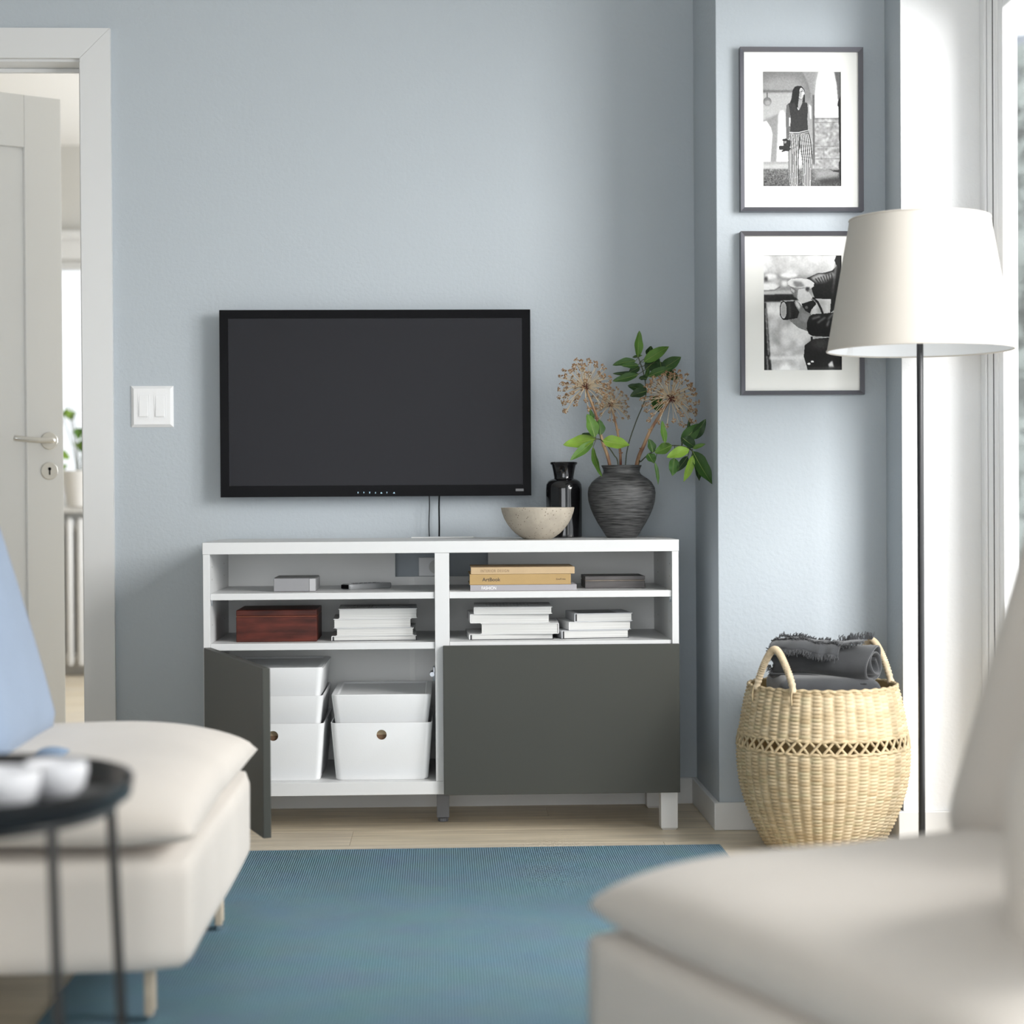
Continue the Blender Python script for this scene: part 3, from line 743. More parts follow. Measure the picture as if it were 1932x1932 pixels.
def woman_print():
    p = Paint(533, 1327, 405, 1565, W=250)
    p.a = 0.50 + 0.10*(p.Y-405)/600
    p.poly([(533, 405), (930, 405), (1000, 520), (1045, 700), (830, 600), (533, 595)], 0.50, 5)
    p.ell(740, 560, 210, 110, 0.60, 12)
    p.line([(930, 405), (985, 510), (1030, 640), (1045, 800)], 14, 0.44, 3)
    p.poly([(935, 405), (1105, 405), (1075, 520), (1055, 700), (1050, 900), (1035, 720), (1000, 540)], 0.58, 2)
    p.poly([(533, 592), (840, 596), (840, 616), (533, 622)], 0.42, 2)
    p.poly([(533, 622), (840, 618), (830, 800), (690, 830), (533, 900)], 0.68, 3)
    p.poly([(1100, 400), (1256, 400), (1285, 540), (1298, 700), (1306, 872), (1055, 872), (1058, 660), (1075, 510)], 0.84, 1)
    p.ell(1160, 560, 70, 170, 0.90, 10)
    p.poly([(1262, 400), (1330, 400), (1330, 660), (1296, 690), (1284, 520)], 0.40, 1)
    p.poly([(1040, 640), (1058, 640), (1062, 1385), (1040, 1385)], 0.36, 1)
    p.poly([(1058, 872), (1308, 872), (1308, 1385), (1062, 1385)], 0.60, 1)
    st = p.mask([(1058, 872), (1308, 872), (1308, 1385), (1062, 1385)]); p.noise(3, 0.05, st)
    for yy in (880, 918, 1160, 1285): p.line([(1060, yy), (1306, yy-4)], 7, 0.44, 1)
    p.line([(1150, 1165), (1150, 1285)], 5, 0.48, 1); p.line([(1215, 920), (1215, 1160)], 5, 0.52, 1)
    p.poly([(533, 915), (575, 903), (618, 970), (634, 1040), (614, 1315), (533, 1315)], 0.96, 1)
    p.poly([(575, 903), (690, 830), (690, 1000), (672, 1315), (612, 1315), (634, 1030), (620, 970)], 0.56, 1)
    p.poly([(692, 850), (712, 800), (740, 795), (770, 830), (785, 1000), (785, 1345), (670, 1345), (684, 1100)], 0.86, 2)
    p.line([(690, 1060), (785, 1062)], 6, 0.74, 2)
    p.poly([(533, 1312), (790, 1312), (900, 1345), (533, 1345)], 0.62, 1)
    p.poly([(533, 1345), (1060, 1345), (1060, 1400), (533, 1400)], 0.70, 3)
    p.poly([(900, 1180), (925, 1180), (925, 1345), (895, 1345)], 0.95, 1)
    gm = p.mask([(533, 1385), (1327, 1385), (1327, 1565), (533, 1565)], 2)
    p.put(gm, 0.44-0.12*(p.Y-1385)/180); p.noise(1, 0.05, gm)
    p.poly([(1060, 1390), (1300, 1390), (1300, 1460), (1060, 1500)], 0.55, 6)
    p.poly([(1060, 1500), (1327, 1470), (1327, 1530), (1150, 1540)], 0.20, 5)
    p.poly([(1296, 700), (1327, 640), (1327, 1570), (1304, 1480), (1300, 1320), (1310, 1300), (1302, 1000), (1300, 760), (1288, 745)], 0.10)
    p.poly([(1195, 1380), (1240, 1400), (1310, 1395), (1310, 1422), (1245, 1412)], 0.15)
    p.line([(582, 620), (582, 670)], 10, 0.30); p.ell(582, 708, 42, 44, 0.46); p.ell(588, 722, 30, 28, 0.64, 3)
    # figure
    p.poly([(795, 725), (775, 745), (766, 860), (770, 1000), (772, 1085), (795, 1085), (815, 940), (810, 780)], 0.40)
    p.poly([(800, 870), (816, 870), (812, 950), (800, 960)], 0.75)
    p.poly([(985, 722), (1015, 728), (1026, 780), (1028, 900), (1035, 1000), (1032, 1085), (1012, 1085), (996, 960), (985, 850)], 0.60)
    p.poly([(1003, 735), (1024, 750), (1027, 880), (1012, 880), (1004, 800)], 0.82, 1)
    p.poly([(1010, 1080), (1034, 1080), (1043, 1130), (1030, 1152), (1006, 1150)], 0.62)
    # trousers
    p.poly([(805, 1015), (998, 1005), (1020, 1100), (1035, 1250), (1030, 1400), (1025, 1565), (935, 1565), (925, 1300), (905, 1165), (895, 1300), (895, 1565), (805, 1565), (790, 1400), (788, 1200)], 0.22)
    ys_ = [1015, 1100, 1200, 1300, 1400, 1565]
    for (lx_, rx_, nst) in (([806, 798, 789, 788, 790, 806], [905, 903, 901, 896, 893, 895], 6), ([905, 907, 912, 924, 930, 936], [998, 1019, 1030, 1036, 1030, 1025], 6)):
        xl = np.interp(p.Y, ys_, lx_); xr_ = np.interp(p.Y, ys_, rx_); u = (p.X-xl)/(xr_-xl)
        m = ((u > 0.03) & (u < 0.99) & (p.Y > 1028) & (((u*nst+0.03*np.sin(p.Y/37)) % 1.0) < 0.42)).astype(float); p.put(m, 0.80)
    p.poly([(802, 1016), (995, 1000), (998, 1024), (880, 1040), (804, 1030)], 0.25); p.line([(806, 1018), (900, 1018), (992, 996)], 6, 0.85); p.line([(808, 1030), (900, 1034), (994, 1014)], 4, 0.80)
    # top
    p.poly([(795, 728), (830, 710), (885, 705), (905, 790), (940, 712), (985, 720), (992, 790), (985, 880), (992, 995), (905, 1010), (808, 1012), (820, 900), (808, 800)], 0.20)
    p.poly([(880, 690), (935, 690), (925, 740), (900, 795), (888, 740)], 0.62); p.line([(890, 690), (884, 760), (896, 790)], 7, 0.85)
    # head and hair
    p.poly([(905, 565), (945, 575), (955, 615), (960, 628), (948, 640), (948, 655), (925, 680), (900, 665)], 0.80)
    p.poly([(905, 600), (930, 600), (925, 670), (905, 665)], 0.62, 1)
    p.line([(922, 606), (945, 604)], 7, 0.20); p.line([(935, 650), (948, 650)], 4, 0.4); p.line([(915, 590), (945, 592)], 4, 0.2)
    p.poly([(890, 548), (930, 552), (958, 590), (960, 625), (950, 590), (925, 565), (910, 580), (905, 640), (892, 740), (880, 800), (860, 720), (808, 722), (825, 680), (838, 590), (860, 558)], 0.13)
    p.poly([(948, 640), (960, 630), (962, 715), (935, 712)], 0.16)
    # camera in hand
    p.poly([(735, 1085), (770, 1078), (795, 1095), (820, 1100), (812, 1205), (770, 1205), (728, 1217), (722, 1205), (740, 1195), (700, 1193), (696, 1155), (745, 1150), (725, 1115)], 0.16)
    p.poly([(728, 1105), (740, 1100), (742, 1145), (730, 1140)], 0.9); p.poly([(752, 1105), (775, 1105), (770, 1125), (752, 1130)], 0.55); p.ell(812, 1168, 5, 5, 0.8); p.ell(808, 1202, 4, 4, 0.8)
    p.a = blur(p.a, 0) if False else p.a
    p.noise(1, 0.012); return p

def hands_print():
    p = Paint(527, 1297, 430, 1557, seed=3)
    p.a[:] = 0.82; p.noise(14, 0.05); p.noise(6, 0.03)
    p.poly([(527, 600), (900, 620), (1050, 640), (1050, 820), (527, 790)], 0.62, 5)
    p.ell(600, 640, 60, 32, 0.95, 2); p.ell(780, 625, 85, 26, 0.96, 2); p.ell(790, 590, 30, 18, 0.92, 2); p.ell(735, 705, 32, 30, 0.92, 2); p.ell(640, 690, 50, 40, 0.80, 4)
    p.ell(555, 660, 14, 24, 0.25, 2); p.ell(575, 740, 105, 40, 0.94, 2); p.line([(527, 780), (640, 772), (690, 740)], 8, 0.35, 1)
    p.poly([(527, 785), (810, 770), (812, 808), (527, 815)], 0.78, 1)
    p.poly([(527, 815), (830, 808), (870, 870), (760, 885), (527, 890)], 0.17, 1)
    p.poly([(527, 890), (555, 890), (580, 1200), (605, 1557), (527, 1557)], 0.14, 1); p.line([(548, 950), (575, 1400)], 9, 0.75, 1); p.line([(560, 1420), (570, 1557)], 12, 0.6, 1)
    p.poly([(560, 895), (1200, 870), (1190, 1250), (950, 1220), (930, 1400), (600, 1430), (580, 1150)], 0.78, 3)
    m = p.mask([(560, 895), (1200, 870), (1190, 1250), (950, 1220), (930, 1560), (600, 1557), (580, 1150)], 2); p.noise(8, 0.07, m)
    for (x, y, r) in ((735, 1180, 45), (750, 1270, 55), (770, 1390, 45), (640, 1340, 45), (880, 1180, 120)): p.ell(x, y, r, r*0.8, 0.90, 5)
    p.line([(600, 1435), (920, 1428)], 38, 0.90, 2); p.line([(690, 1050), (680, 1420)], 14, 0.62, 5)
    # far arm and sleeve
    p.poly([(950, 655), (1060, 605), (1130, 600), (1200, 580), (1240, 540), (1300, 430), (1300, 900), (1180, 1000), (1190, 860), (1030, 855), (1000, 760), (1015, 700)], 0.10)
    p.poly([(985, 650), (1080, 608), (1150, 620), (1215, 590), (1225, 640), (1130, 690), (1050, 700)], 0.72, 3)
    for k in range(7): p.line([(1040+k*26, 660-k*8), (1070+k*22, 700-k*5)], 12, 0.12, 1)
    p.poly([(1240, 430), (1265, 430), (1235, 640), (1200, 860), (1215, 700)], 0.55, 2); p.poly([(1225, 480), (1245, 430), (1300, 430), (1300, 1000), (1230, 990), (1255, 700), (1270, 560), (1240, 520)], 0.12)
    # upper hand
    p.poly([(765, 690), (800, 660), (900, 655), (980, 668), (1025, 700), (1022, 735), (985, 758), (950, 745), (870, 750), (835, 745), (800, 738), (770, 715)], 0.90)
    p.poly([(820, 680), (900, 690), (935, 735), (850, 745), (825, 715)], 0.55, 2); p.poly([(795, 735), (860, 770), (860, 850), (830, 840), (792, 770)], 0.50, 1); p.poly([(800, 750), (835, 775), (830, 800), (798, 775)], 0.75)
    p.poly([(870, 765), (950, 750), (1010, 850), (1000, 880), (900, 900), (862, 850)], 0.86); p.poly([(945, 740), (985, 745), (965, 790), (940, 770)], 0.30, 1)
    # camera
    p.poly([(900, 905), (1010, 870), (1040, 890), (1045, 910), (1000, 960), (985, 1000), (930, 985)], 0.13); p.line([(905, 895), (1000, 865)], 16, 0.85); p.ell(950, 940, 14, 14, 0.45)
    p.line([(1015, 850), (1060, 890), (1090, 950), (1110, 1005)], 22, 0.10); p.line([(1000, 860), (1030, 875)], 12, 0.5)
    p.poly([(705, 875), (820, 870), (870, 900), (880, 1000), (860, 1045), (790, 1060), (720, 1062), (690, 1020), (688, 930)], 0.16)
    p.line([(700, 880), (820, 873)], 10, 0.75); p.ell(725, 968, 38, 92, 0.06); p.ell(725, 968, 30, 80, 0.80); p.ell(727, 968, 23, 68, 0.70, 1)
    p.poly([(770, 900), (790, 900), (800, 1040), (780, 1050)], 0.30, 2)
    # lower hand and sleeve
    p.poly([(830, 890), (860, 878), (890, 905), (940, 975), (995, 1005), (980, 1100), (955, 1172), (870, 1140), (780, 1065), (860, 1045), (880, 985), (845, 930)], 0.52)
    p.poly([(838, 888), (862, 882), (890, 930), (880, 960), (850, 925)], 0.86, 1); p.poly([(900, 985), (980, 1010), (960, 1100), (900, 1060)], 0.60, 3)
    p.poly([(975, 1030), (1010, 1005), (1120, 1000), (1215, 990), (1300, 985), (1300, 1240), (1150, 1230), (1010, 1222), (970, 1200), (950, 1150), (955, 1080)], 0.08)
    for (a, b) in (((1010, 1050), (1080, 1030)), ((1060, 1090), (1130, 1040)), ((1165, 1050), (1215, 1000)), ((1150, 1120), (1170, 1070))): p.line([a, b], 14, 0.62, 2)
    # dark lap
    p.poly([(990, 1225), (1010, 1225), (1005, 1400), (985, 1400)], 0.05); p.poly([(930, 1310), (1010, 1250), (1150, 1235), (1300, 1240), (1300, 1557), (960, 1557), (920, 1420)], 0.12)
    p.ell(1080, 1300, 90, 45, 0.30, 8); p.ell(972, 1492, 15, 10, 0.95); p.ell(1005, 1470, 14, 9, 0.95)
    p.poly([(1160, 1495), (1200, 1460), (1225, 1557), (1175, 1557)], 0.88, 1)
    p.poly([(960, 1530), (1300, 1520), (1300, 1557), (960, 1557)], 0.25, 2)
    p.noise(1, 0.012); return p

def picture(px, prt, painter, label):
    (a, b, c, d) = px; FY = CY-0.0005; fr_y = FY-0.026
    P0 = onY(a, b, fr_y); P1 = onY(c, d, fr_y)
    w_ = P1.x-P0.x; h_ = P0.z-P1.z
    e = empty('picture_frame', (P0.x, FY, P1.z), label, 'picture', 'framed photographs on the pier')
    ft = 0.0105
    # mitred, bevelled bars
    def bar(pts):   # outline in x,z; sloped front face
        bm = bmesh.new(); prism(bm, pts, 'y', -0.024, 0.0)
        return bm
    o = [(0, 0), (w_, 0), (w_, h_), (0, h_)]; i = [(ft, ft), (w_-ft, ft), (w_-ft, h_-ft), (ft, h_-ft)]
    for k in range(4):
        q = [o[k], o[(k+1) % 4], i[(k+1) % 4], i[k]]
        bm = bmesh.new()
        A = [bm.verts.new((x, 0, z)) for x, z in q]
        Bv = [bm.verts.new((x, (-0.026 if n_ < 2 else -0.020), z)) for n_, (x, z) in enumerate(q)]
        bm.faces.new(A); bm.faces.new(Bv[::-1])
        for n_ in range(4): bm.faces.new((A[n_], A[(n_+1) % 4], Bv[(n_+1) % 4], Bv[n_]))
        obj('frame_bar', bm, frame_m, e)
    Q0 = onY(prt[0], prt[1], FY-0.011); Q1 = onY(prt[2], prt[3], FY-0.011)
    qx0, qx1, qz0, qz1 = Q0.x-P0.x, Q1.x-P0.x, Q1.z-P1.z, Q0.z-P1.z
    # mat board with a window
    bm = bmesh.new()
    for (x0, x1, z0, z1) in ((ft, w_-ft, qz1, h_-ft), (ft, w_-ft, ft, qz0), (ft, qx0, qz0, qz1), (qx1, w_-ft, qz0, qz1)):
        box(bm, x0, x1, -0.013, -0.011, z0, z1)
    obj('mat_board', bm, mat_m, e)
    me = painter().mesh(qx1-qx0+0.002, qz1-qz0+0.002)
    pr = link('print', me, print_m, e); pr.location = (qx0-0.001, -0.0105, qz0-0.001)
    B('backing', ft, w_-ft, -0.009, -0.001, ft, h_-ft, mat_m, e, 0)
    B('glass', ft+0.0003, w_-ft-0.0003, -0.0175, -0.016, ft+0.0003, h_-ft-0.0003, picglass_m, e, 0)
    return e
picture((1396.5, 88, 1630, 398), (1439, 135.5, 1587, 351.5), woman_print, 'upper dark-framed photograph of a standing woman holding a camera')
picture((1398, 436, 1632, 744), (1440.5, 482.3, 1588.3, 698), hands_print, 'lower dark-framed photograph of hands holding a camera, partly behind the lampshade')

# ================================================================== THINGS ON THE SHELVES
def c3(x, y): return (380+x/4.025, 980+y/4.025)      # study crops -> photo pixels
def c4(x, y): return (820+x/4.025, 980+y/4.025)
def c5(x, y): return (370+x/3.943, 1200+y/3.943)
def front(pa, pb, Y):
    a = onY(*pa, Y); b = onY(*pb, Y); return a.x, b.x, b.z, a.z

# grey media box
x0, x1, z0, z1 = front(c3(546, 431), c3(818, 533), 0.075)
h_ = z1-z0; x2 = onY(*c3(872, 500), 0.075).x
mb = empty('media_box', (x0, 0.075, S1), 'small grey media box on the upper left shelf', 'media box')
gm_ = M('grey_metallic_plastic', (0.20, 0.20, 0.205), 0.4, bump=0.02); 
B('body', 0, x2-x0, 0.002, 0.14, 0.0005, h_, gm_, mb, 0.004, 3)
B('face', 0.001, x1-x0, 0.0, 0.0019, 0.001, h_-0.001, M('grey_face', (0.24, 0.24, 0.25), 0.35), mb, 0.0006)
B('side_panel', x1-x0+0.0006, x2-x0-0.002, 0.0, 0.0019, 0.001, h_-0.002, M('pale_face', (0.42, 0.42, 0.43), 0.35), mb, 0.0006)
B('lid', 0.002, x2-x0-0.002, 0.003, 0.138, h_+0.0001, h_+0.0012, M('dark_lid', (0.10, 0.10, 0.10), 0.4), mb, 0.0004)
# remote control, lying askew
ra = onZ(*c3(1095, 533), S1); rb = onZ(*c3(1345, 500), S1+0.004)
rc = empty('remote_control', (ra.x, ra.y+0.004, S1), 'slim silver and black remote control lying on the upper left shelf', 'remote control', rotz=math.radians(-52))
bm = bmesh.new(); loft(bm, [rrect(0.036, 0.135, 0.006, 0.0005, 4, 0, 0.0675), rrect(0.040, 0.139, 0.008, 0.004, 4, 0, 0.0675), rrect(0.040, 0.139, 0.008, 0.012, 4, 0, 0.0675), rrect(0.036, 0.135, 0.006, 0.0145, 4, 0, 0.0675)])
obj('body', bm, M('silver_plastic', (0.42, 0.43, 0.44), 0.3, metal=0.4), rc, 30)
B('end_cap', -0.0165, 0.0165, -0.0032, -0.0022, 0.002, 0.0125, black_m, rc, 0.0006)
for i in range(3):
    for j in range(6):
        B('button', -0.012+i*0.009, -0.0065+i*0.009, 0.025+j*0.014, 0.032+j*0.014, 0.0146, 0.0156, greyplastic_m, rc, 0.0003)

# red-brown wooden box
x0, x1, z0, z1 = front(c3(263, 690), c3(877, 911), 0.055)
wood_red = M('mahogany', (0.085, 0.017, 0.010), 0.35, spec=0.2, var=0.6, vscale=12, stretch=(0.8, 4, 5), bump=0.05, bscale=80, bstretch=(0.5, 5, 5))
wbx = empty('wooden_box', (x0, 0.055, S2), 'dark red polished wooden box on the lower left shelf', 'box')
hh = z1-S2; 
B('body', 0, x1-x0, 0, 0.19, 0.0004, hh*0.79, wood_red, wbx, 0.0015)
B('lid', 0, x1-x0, 0, 0.19, hh*0.805, hh, wood_red, wbx, 0.002)
B('inlay', 0.0008, x1-x0-0.0008, 0.0008, 0.189, hh*0.7905, hh*0.8045, M('box_inlay', (0.26, 0.075, 0.03), 0.4), wbx, 0)
# dark box
x0, x1, z0, z1 = front(c4(1143, 432), c4(1597, 513), 0.115)
dbx = empty('storage_box', (x0, 0.115, S1), 'flat dark grey box with a worn lid on the upper right shelf', 'box')
hh = z1-S1
dkw = M('charcoal_stained_wood', (0.085, 0.078, 0.078), 0.5, var=0.35, vscale=14, stretch=(0.6, 5, 6)); wear = M('worn_edge', (0.20, 0.165, 0.13), 0.6, var=0.5, vscale=30, stretch=(1, 4, 4))
B('body', 0, x1-x0, 0, 0.14, 0.0004, hh*0.60, dkw, dbx, 0.001)
B('seam', 0.001, x1-x0-0.001, 0.0012, 0.139, hh*0.605, hh*0.68, wear, dbx, 0)
B('lid', 0, x1-x0, 0, 0.14, hh*0.685, hh, dkw, dbx, 0.0012)

# books
def book(pa, pb, Y, zbase, depth, cover, label, spine='left', rot=0.0, group=None, ct=0.0016, title=None, ht=None, shift=0.0):
    """a book lying flat: pa, pb the pixel corners of its camera-facing side"""
    x0, x1, z0, z1 = front(pa, pb, Y)
    wd = (x1-x0)/math.cos(rot); t = ht if ht else z1-z0
    e = empty('book', (x0, Y, zbase), label, 'book', group or 'books lying on the bench shelves', rot)
    ins = 0.0025; m = cover if isinstance(cover, (list, tuple)) else [cover, cover]
    B('cover_board', 0, wd, 0, depth, t-ct, t, m[0], e, 0.0004)
    B('cover_board', 0, wd, 0, depth, 0.0002, ct, m[1], e, 0.0004)
    lx = ins if spine != 'left' else 0.002; rx = wd-ins if spine != 'right' else wd-0.002; fy = ins if spine != 'front' else 0.002
    if spine == 'left':
        bm = bmesh.new(); box(bm, -0.0012, 0.0014, 0, depth, ct*0.6, t-ct*0.6, 0.0006); obj('spine', bm, m[0], e)
    elif spine == 'right':
        bm = bmesh.new(); box(bm, wd-0.0014, wd+0.0012, 0, depth, ct*0.6, t-ct*0.6, 0.0006); obj('spine', bm, m[0], e)
    elif spine == 'front':
        bm = bmesh.new(); box(bm, 0, wd, -0.0012, 0.0014, 0.0003, t-0.0001, 0.0006); obj('spine', bm, m[0], e)
    else:
        bm = bmesh.new(); box(bm, 0, wd, depth-0.0014, depth+0.001, ct*0.6, t-ct*0.6, 0.0006); obj('spine', bm, m[0], e)
    if m[0] is MATS.get('light_grey_cover') or m[1] is MATS.get('black_cover'):
        B('spine_gap_shade', 0.0016, 0.0058, 0.0006, depth-0.0006, ct+0.0001, t-ct-0.0001, blc, e, 0); lx = 0.006  # black strip painting the shade in the gap between spine and pages
    B('pages', lx, rx, fy, depth-ins, ct+0.0001, t-ct-0.0001, page_m, e, 0)
    return e, t, wd
kraft1 = M('pale_kraft_cloth', (0.50, 0.365, 0.215), 0.75, var=0.04, vscale=20, bump=0.1, bscale=500)
kraft2 = M('kraft_cloth', (0.41, 0.275, 0.115), 0.7, var=0.04, vscale=20, bump=0.1, bscale=500)
lilac = M('grey_lilac_cloth', (0.34, 0.33, 0.35), 0.7, bump=0.1, bscale=500)
whc = M('white_cover', (0.68, 0.68, 0.68), 0.5); blc = M('black_cover', (0.02, 0.02, 0.022), 0.45); ltc = M('light_grey_cover', (0.50, 0.51, 0.53), 0.5)
ink = M('dark_ink', (0.045, 0.035, 0.03), 0.6); inkb = M('brown_ink', (0.20, 0.13, 0.07), 0.6); whi = M('white_ink', (0.85, 0.85, 0.85), 0.5)
Yb = 0.03
e, t1, w1 = book(c4(270, 490), c4(1078, 530), Yb, S1, 0.20, lilac, 'grey lilac book lettered FASHION, lowest of the titled stack', 'front')
z = S1+t1
e2, t2, w2_ = book(c4(266, 420), c4(1035, 495), Yb+0.002, z, 0.205, kraft2, 'ochre book lettered ArtBook in the middle of the titled stack', 'front', rot=math.radians(0.4))
z2 = z+t2
e3, t3, w3 = book(c4(275, 372), c4(1063, 418), Yb+0.002, z2, 0.19, kraft1, 'tan book lettered INTERIOR DESIGN on top of the titled stack', 'front')
def spine_text(e, body, px, w_frac, zc, size, mat, **kw):
    x = (onY(*px, Yb).x - e.location.x)
    mw = Matrix.Translation((x, -0.0014, zc)) @ Matrix.Rotation(PI/2, 4, 'X')
    return text('title', body, size, mat, e, mw, **kw)
pxm = (Yb-CAM.y)/F_PX/4.025
spine_text(e, 'FASHION', c4(357, 528), 0, t1*0.5-12*pxm, 0.009, whi, offset=0.0, fit=(110*pxm, 24*pxm))
spine_text(e2, 'ArtBook', c4(362, 470), 0, t2*0.5-13*pxm, 0.0105, ink, offset=0.00012, fit=(138*pxm, 27*pxm))
spine_text(e2, 'EvoPress', c4(925, 465), 0, t2*0.5-6*pxm, 0.0052, ink, fit=(70*pxm, 13*pxm))
spine_text(e3, 'INTERIOR DESIGN', c4(350, 410), 0, t3*0.5-10*pxm, 0.0078, inkb, spacing=1.25, fit=(215*pxm, 20*pxm))

def stack(specs, Y, z):
    for pa, pb, cover, label, spine, rot, dep, dy in specs:
        e, t, _ = book(pa, pb, Y+dy, z, dep, cover, label, spine, math.radians(rot)); z += t
        yield e, t
sA = list(stack([
    (c3(990, 882), c3(1635, 915), [whc, blc], 'thin white book with black underside, lowest in the left shelf stack', 'left', 1.5, 0.19, 0.0),
    (c3(1022, 830), c3(1612, 882), whc, 'white book second from the bottom in the left shelf stack', 'back', -1.0, 0.18, 0.004),
    (c3(1002, 763), c3(1595, 829), [whc, ltc], 'white book with grey rear cover third up in the left shelf stack', 'back', 2.0, 0.19, 0.002),
    (c3(1040, 692), c3(1640, 762), whc, 'thick white book with black lettering, top of the left shelf stack', 'back', 1.5, 0.185, 0.006)], 0.06, S2))
sB = list(stack([
    (c4(266, 870), c4(905, 908), [whc, blc], 'thin black-backed book, lowest in the stack beside the divider', 'left', 2.0, 0.20, 0.0),
    (c4(350, 792), c4(940, 868), whc, 'white book jutting right, second up in the stack beside the divider', 'right', -2.0, 0.17, 0.002),
    (c4(272, 730), c4(876, 794), [whc, whc], 'white book third up in the stack beside the divider', 'left', 1.5, 0.18, 0.006),
    (c4(300, 680), c4(893, 729), whc, 'white book with dotted cover, top of the stack beside the divider', 'left', -1.0, 0.20, 0.004)], 0.055, S2))
sC = list(stack([
    (c4(968, 832), c4(1482, 890), [ltc, blc], 'largest grey-white book, lowest of the three on the right', 'left', 7.0, 0.17, 0.0),
    (c4(1022, 770), c4(1500, 830), [whc, ltc], 'white book in the middle of the three on the right', 'left', 8.0, 0.165, 0.006),
    (c4(1064, 712), c4(1507, 771), [ltc, ltc], 'book with a dark photograph on its cover, top of the three on the right', 'left', 5.0, 0.15, 0.010)], 0.065, S2))
# printing on the three top covers
def cover_marks(e, t, items, mat):
    bm = bmesh.new()
    for (x0, x1, y0, y1) in items: box(bm, x0, x1, y0, y1, t+0.00005, t+0.0003)
    obj('cover_print', bm, mat, e)
eA, tA = sA[3]
for k, (s_, yy, xx) in enumerate((('ARCHITECTURE', 0.130, 0.035), ('HOUSE', 0.085, 0.045), ('DESIGN  2018', 0.045, 0.02))):
    text('cover_print', s_, 0.022, ink, eA, Matrix.Translation((xx, yy, tA+0.0001)), offset=0.0002, xs=0.6)
eB, tB = sB[3]
cover_marks(eB, tB, [(0.03+0.009*i+0.002*(j % 2), 0.033+0.009*i+0.002*(j % 2), 0.03+0.017*j, 0.033+0.017*j) for i in range(13) for j in range(9) if (i+j) % 5], M('grey_dots', (0.25, 0.25, 0.25), 0.6))
eC, tC = sC[2]
cover_marks(eC, tC, [(0.012, 0.112, 0.012, 0.14)], M('dark_cover_photo', (0.06, 0.06, 0.065), 0.3, var=0.9, vscale=30))

# ================================================================== STORAGE BOXES in the open compartment
bm_cut = None
def make_box(w_, d_, h_, hole, name='storage_tub'):
    bm = bmesh.new(); tp = 0.0115 if h_ > 0.1 else 0.009; wt = 0.0028
    r = 0.016
    loops = [rrect(w_-2*tp-0.006, d_-2*tp-0.006, r, 0.0, 6), rrect(w_-2*tp, d_-2*tp, r, 0.004, 6), rrect(w_, d_, r, h_, 6), rrect(w_-2*wt, d_-2*wt, r-wt*0.5, h_, 6), rrect(w_-2*tp-2*wt, d_-2*tp-2*wt, r-wt*0.5, 0.004+wt, 6)]
    loft(bm, loops, True, True)
    bmesh.ops.recalc_face_normals(bm, faces=bm.faces)
    me = bpy.data.meshes.new('body'); bm.to_mesh(me); bm.free()
    if hole:
        o = bpy.data.objects.new('tmp_body', me); COL.objects.link(o)
        cb_ = bmesh.new(); tube(cb_, [(0, -d_/2-0.05, hole), (0, -d_/2+0.06, hole)], 0.0128, 32)
        bmesh.ops.recalc_face_normals(cb_, faces=cb_.faces)
        cm = bpy.data.meshes.new('cut'); cb_.to_mesh(cm); cb_.free(); co_ = bpy.data.objects.new('tmp_cut', cm); COL.objects.link(co_)
        md = o.modifiers.new('b', 'BOOLEAN'); md.object = co_; md.operation = 'DIFFERENCE'; md.solver = 'EXACT'
        dg = bpy.context.evaluated_depsgraph_get(); dg.update()
        me2 = bpy.data.meshes.new_from_object(o.evaluated_get(dg)); bpy.data.objects.remove(o); bpy.data.objects.remove(co_); me = me2
    return me
BP = 0.133
BW, BD = 0.258, 0.345
big_me = make_box(BW, BD, 0.1465, 0.1465*0.79); small_me = make_box(BW-0.004, BD-0.004, 0.0785, None)
big_me.materials.append(whiteplastic_m) if not big_me.materials else None
def tub(me, loc, label, lid=None, w_=BW, d_=BD, h_=0.1465, hole=None):
    e = empty('storage_tub', loc, label, 'storage box', 'white tubs stacked in the bench')
    o = bpy.data.objects.new('body', me); COL.objects.link(o); o.parent = e
    if not me.materials: me.materials.append(whiteplastic_m)
    for p in me.polygons: p.use_smooth = True
    try: me.set_sharp_from_angle(angle=math.radians(35))
    except Exception: pass
    if hole:     # a cardboard folder inside, seen through the grip hole
        B('card_file', -w_*0.30, w_*0.30, -d_*0.5+0.013, -d_*0.5+0.0135, 0.012, hole-0.001, M('brown_card', (0.16, 0.09, 0.05), 0.8), e, 0.0)
        B('card_file', -w_*0.30, w_*0.30, -d_*0.5+0.016, -d_*0.5+0.0165, 0.012, hole+0.014, M('tan_card', (0.50, 0.38, 0.24), 0.8), e, 0.0)
    if lid:
        bm = bmesh.new(); ww, dd = w_-0.0062, d_-0.0062
        loft(bm, [rrect(ww, dd, 0.014, h_-0.004, 6), rrect(ww, dd, 0.014, h_+0.0012, 6), rrect(ww-0.022, dd-0.022, 0.010, h_+0.0012, 6), rrect(ww-0.028, dd-0.028, 0.008, h_-0.0035, 6)])
        obj('lid', bm, whiteplastic_m, e, 35)
    return e
fy = 0.022
rcx = (onY(*c5(1000, 640), fy).x + onY(*c5(1757, 640), fy).x)/2
lcx = onY(*c5(952, 640), fy).x - BW/2
zc = BP+0.0003
NEST = 0.0085
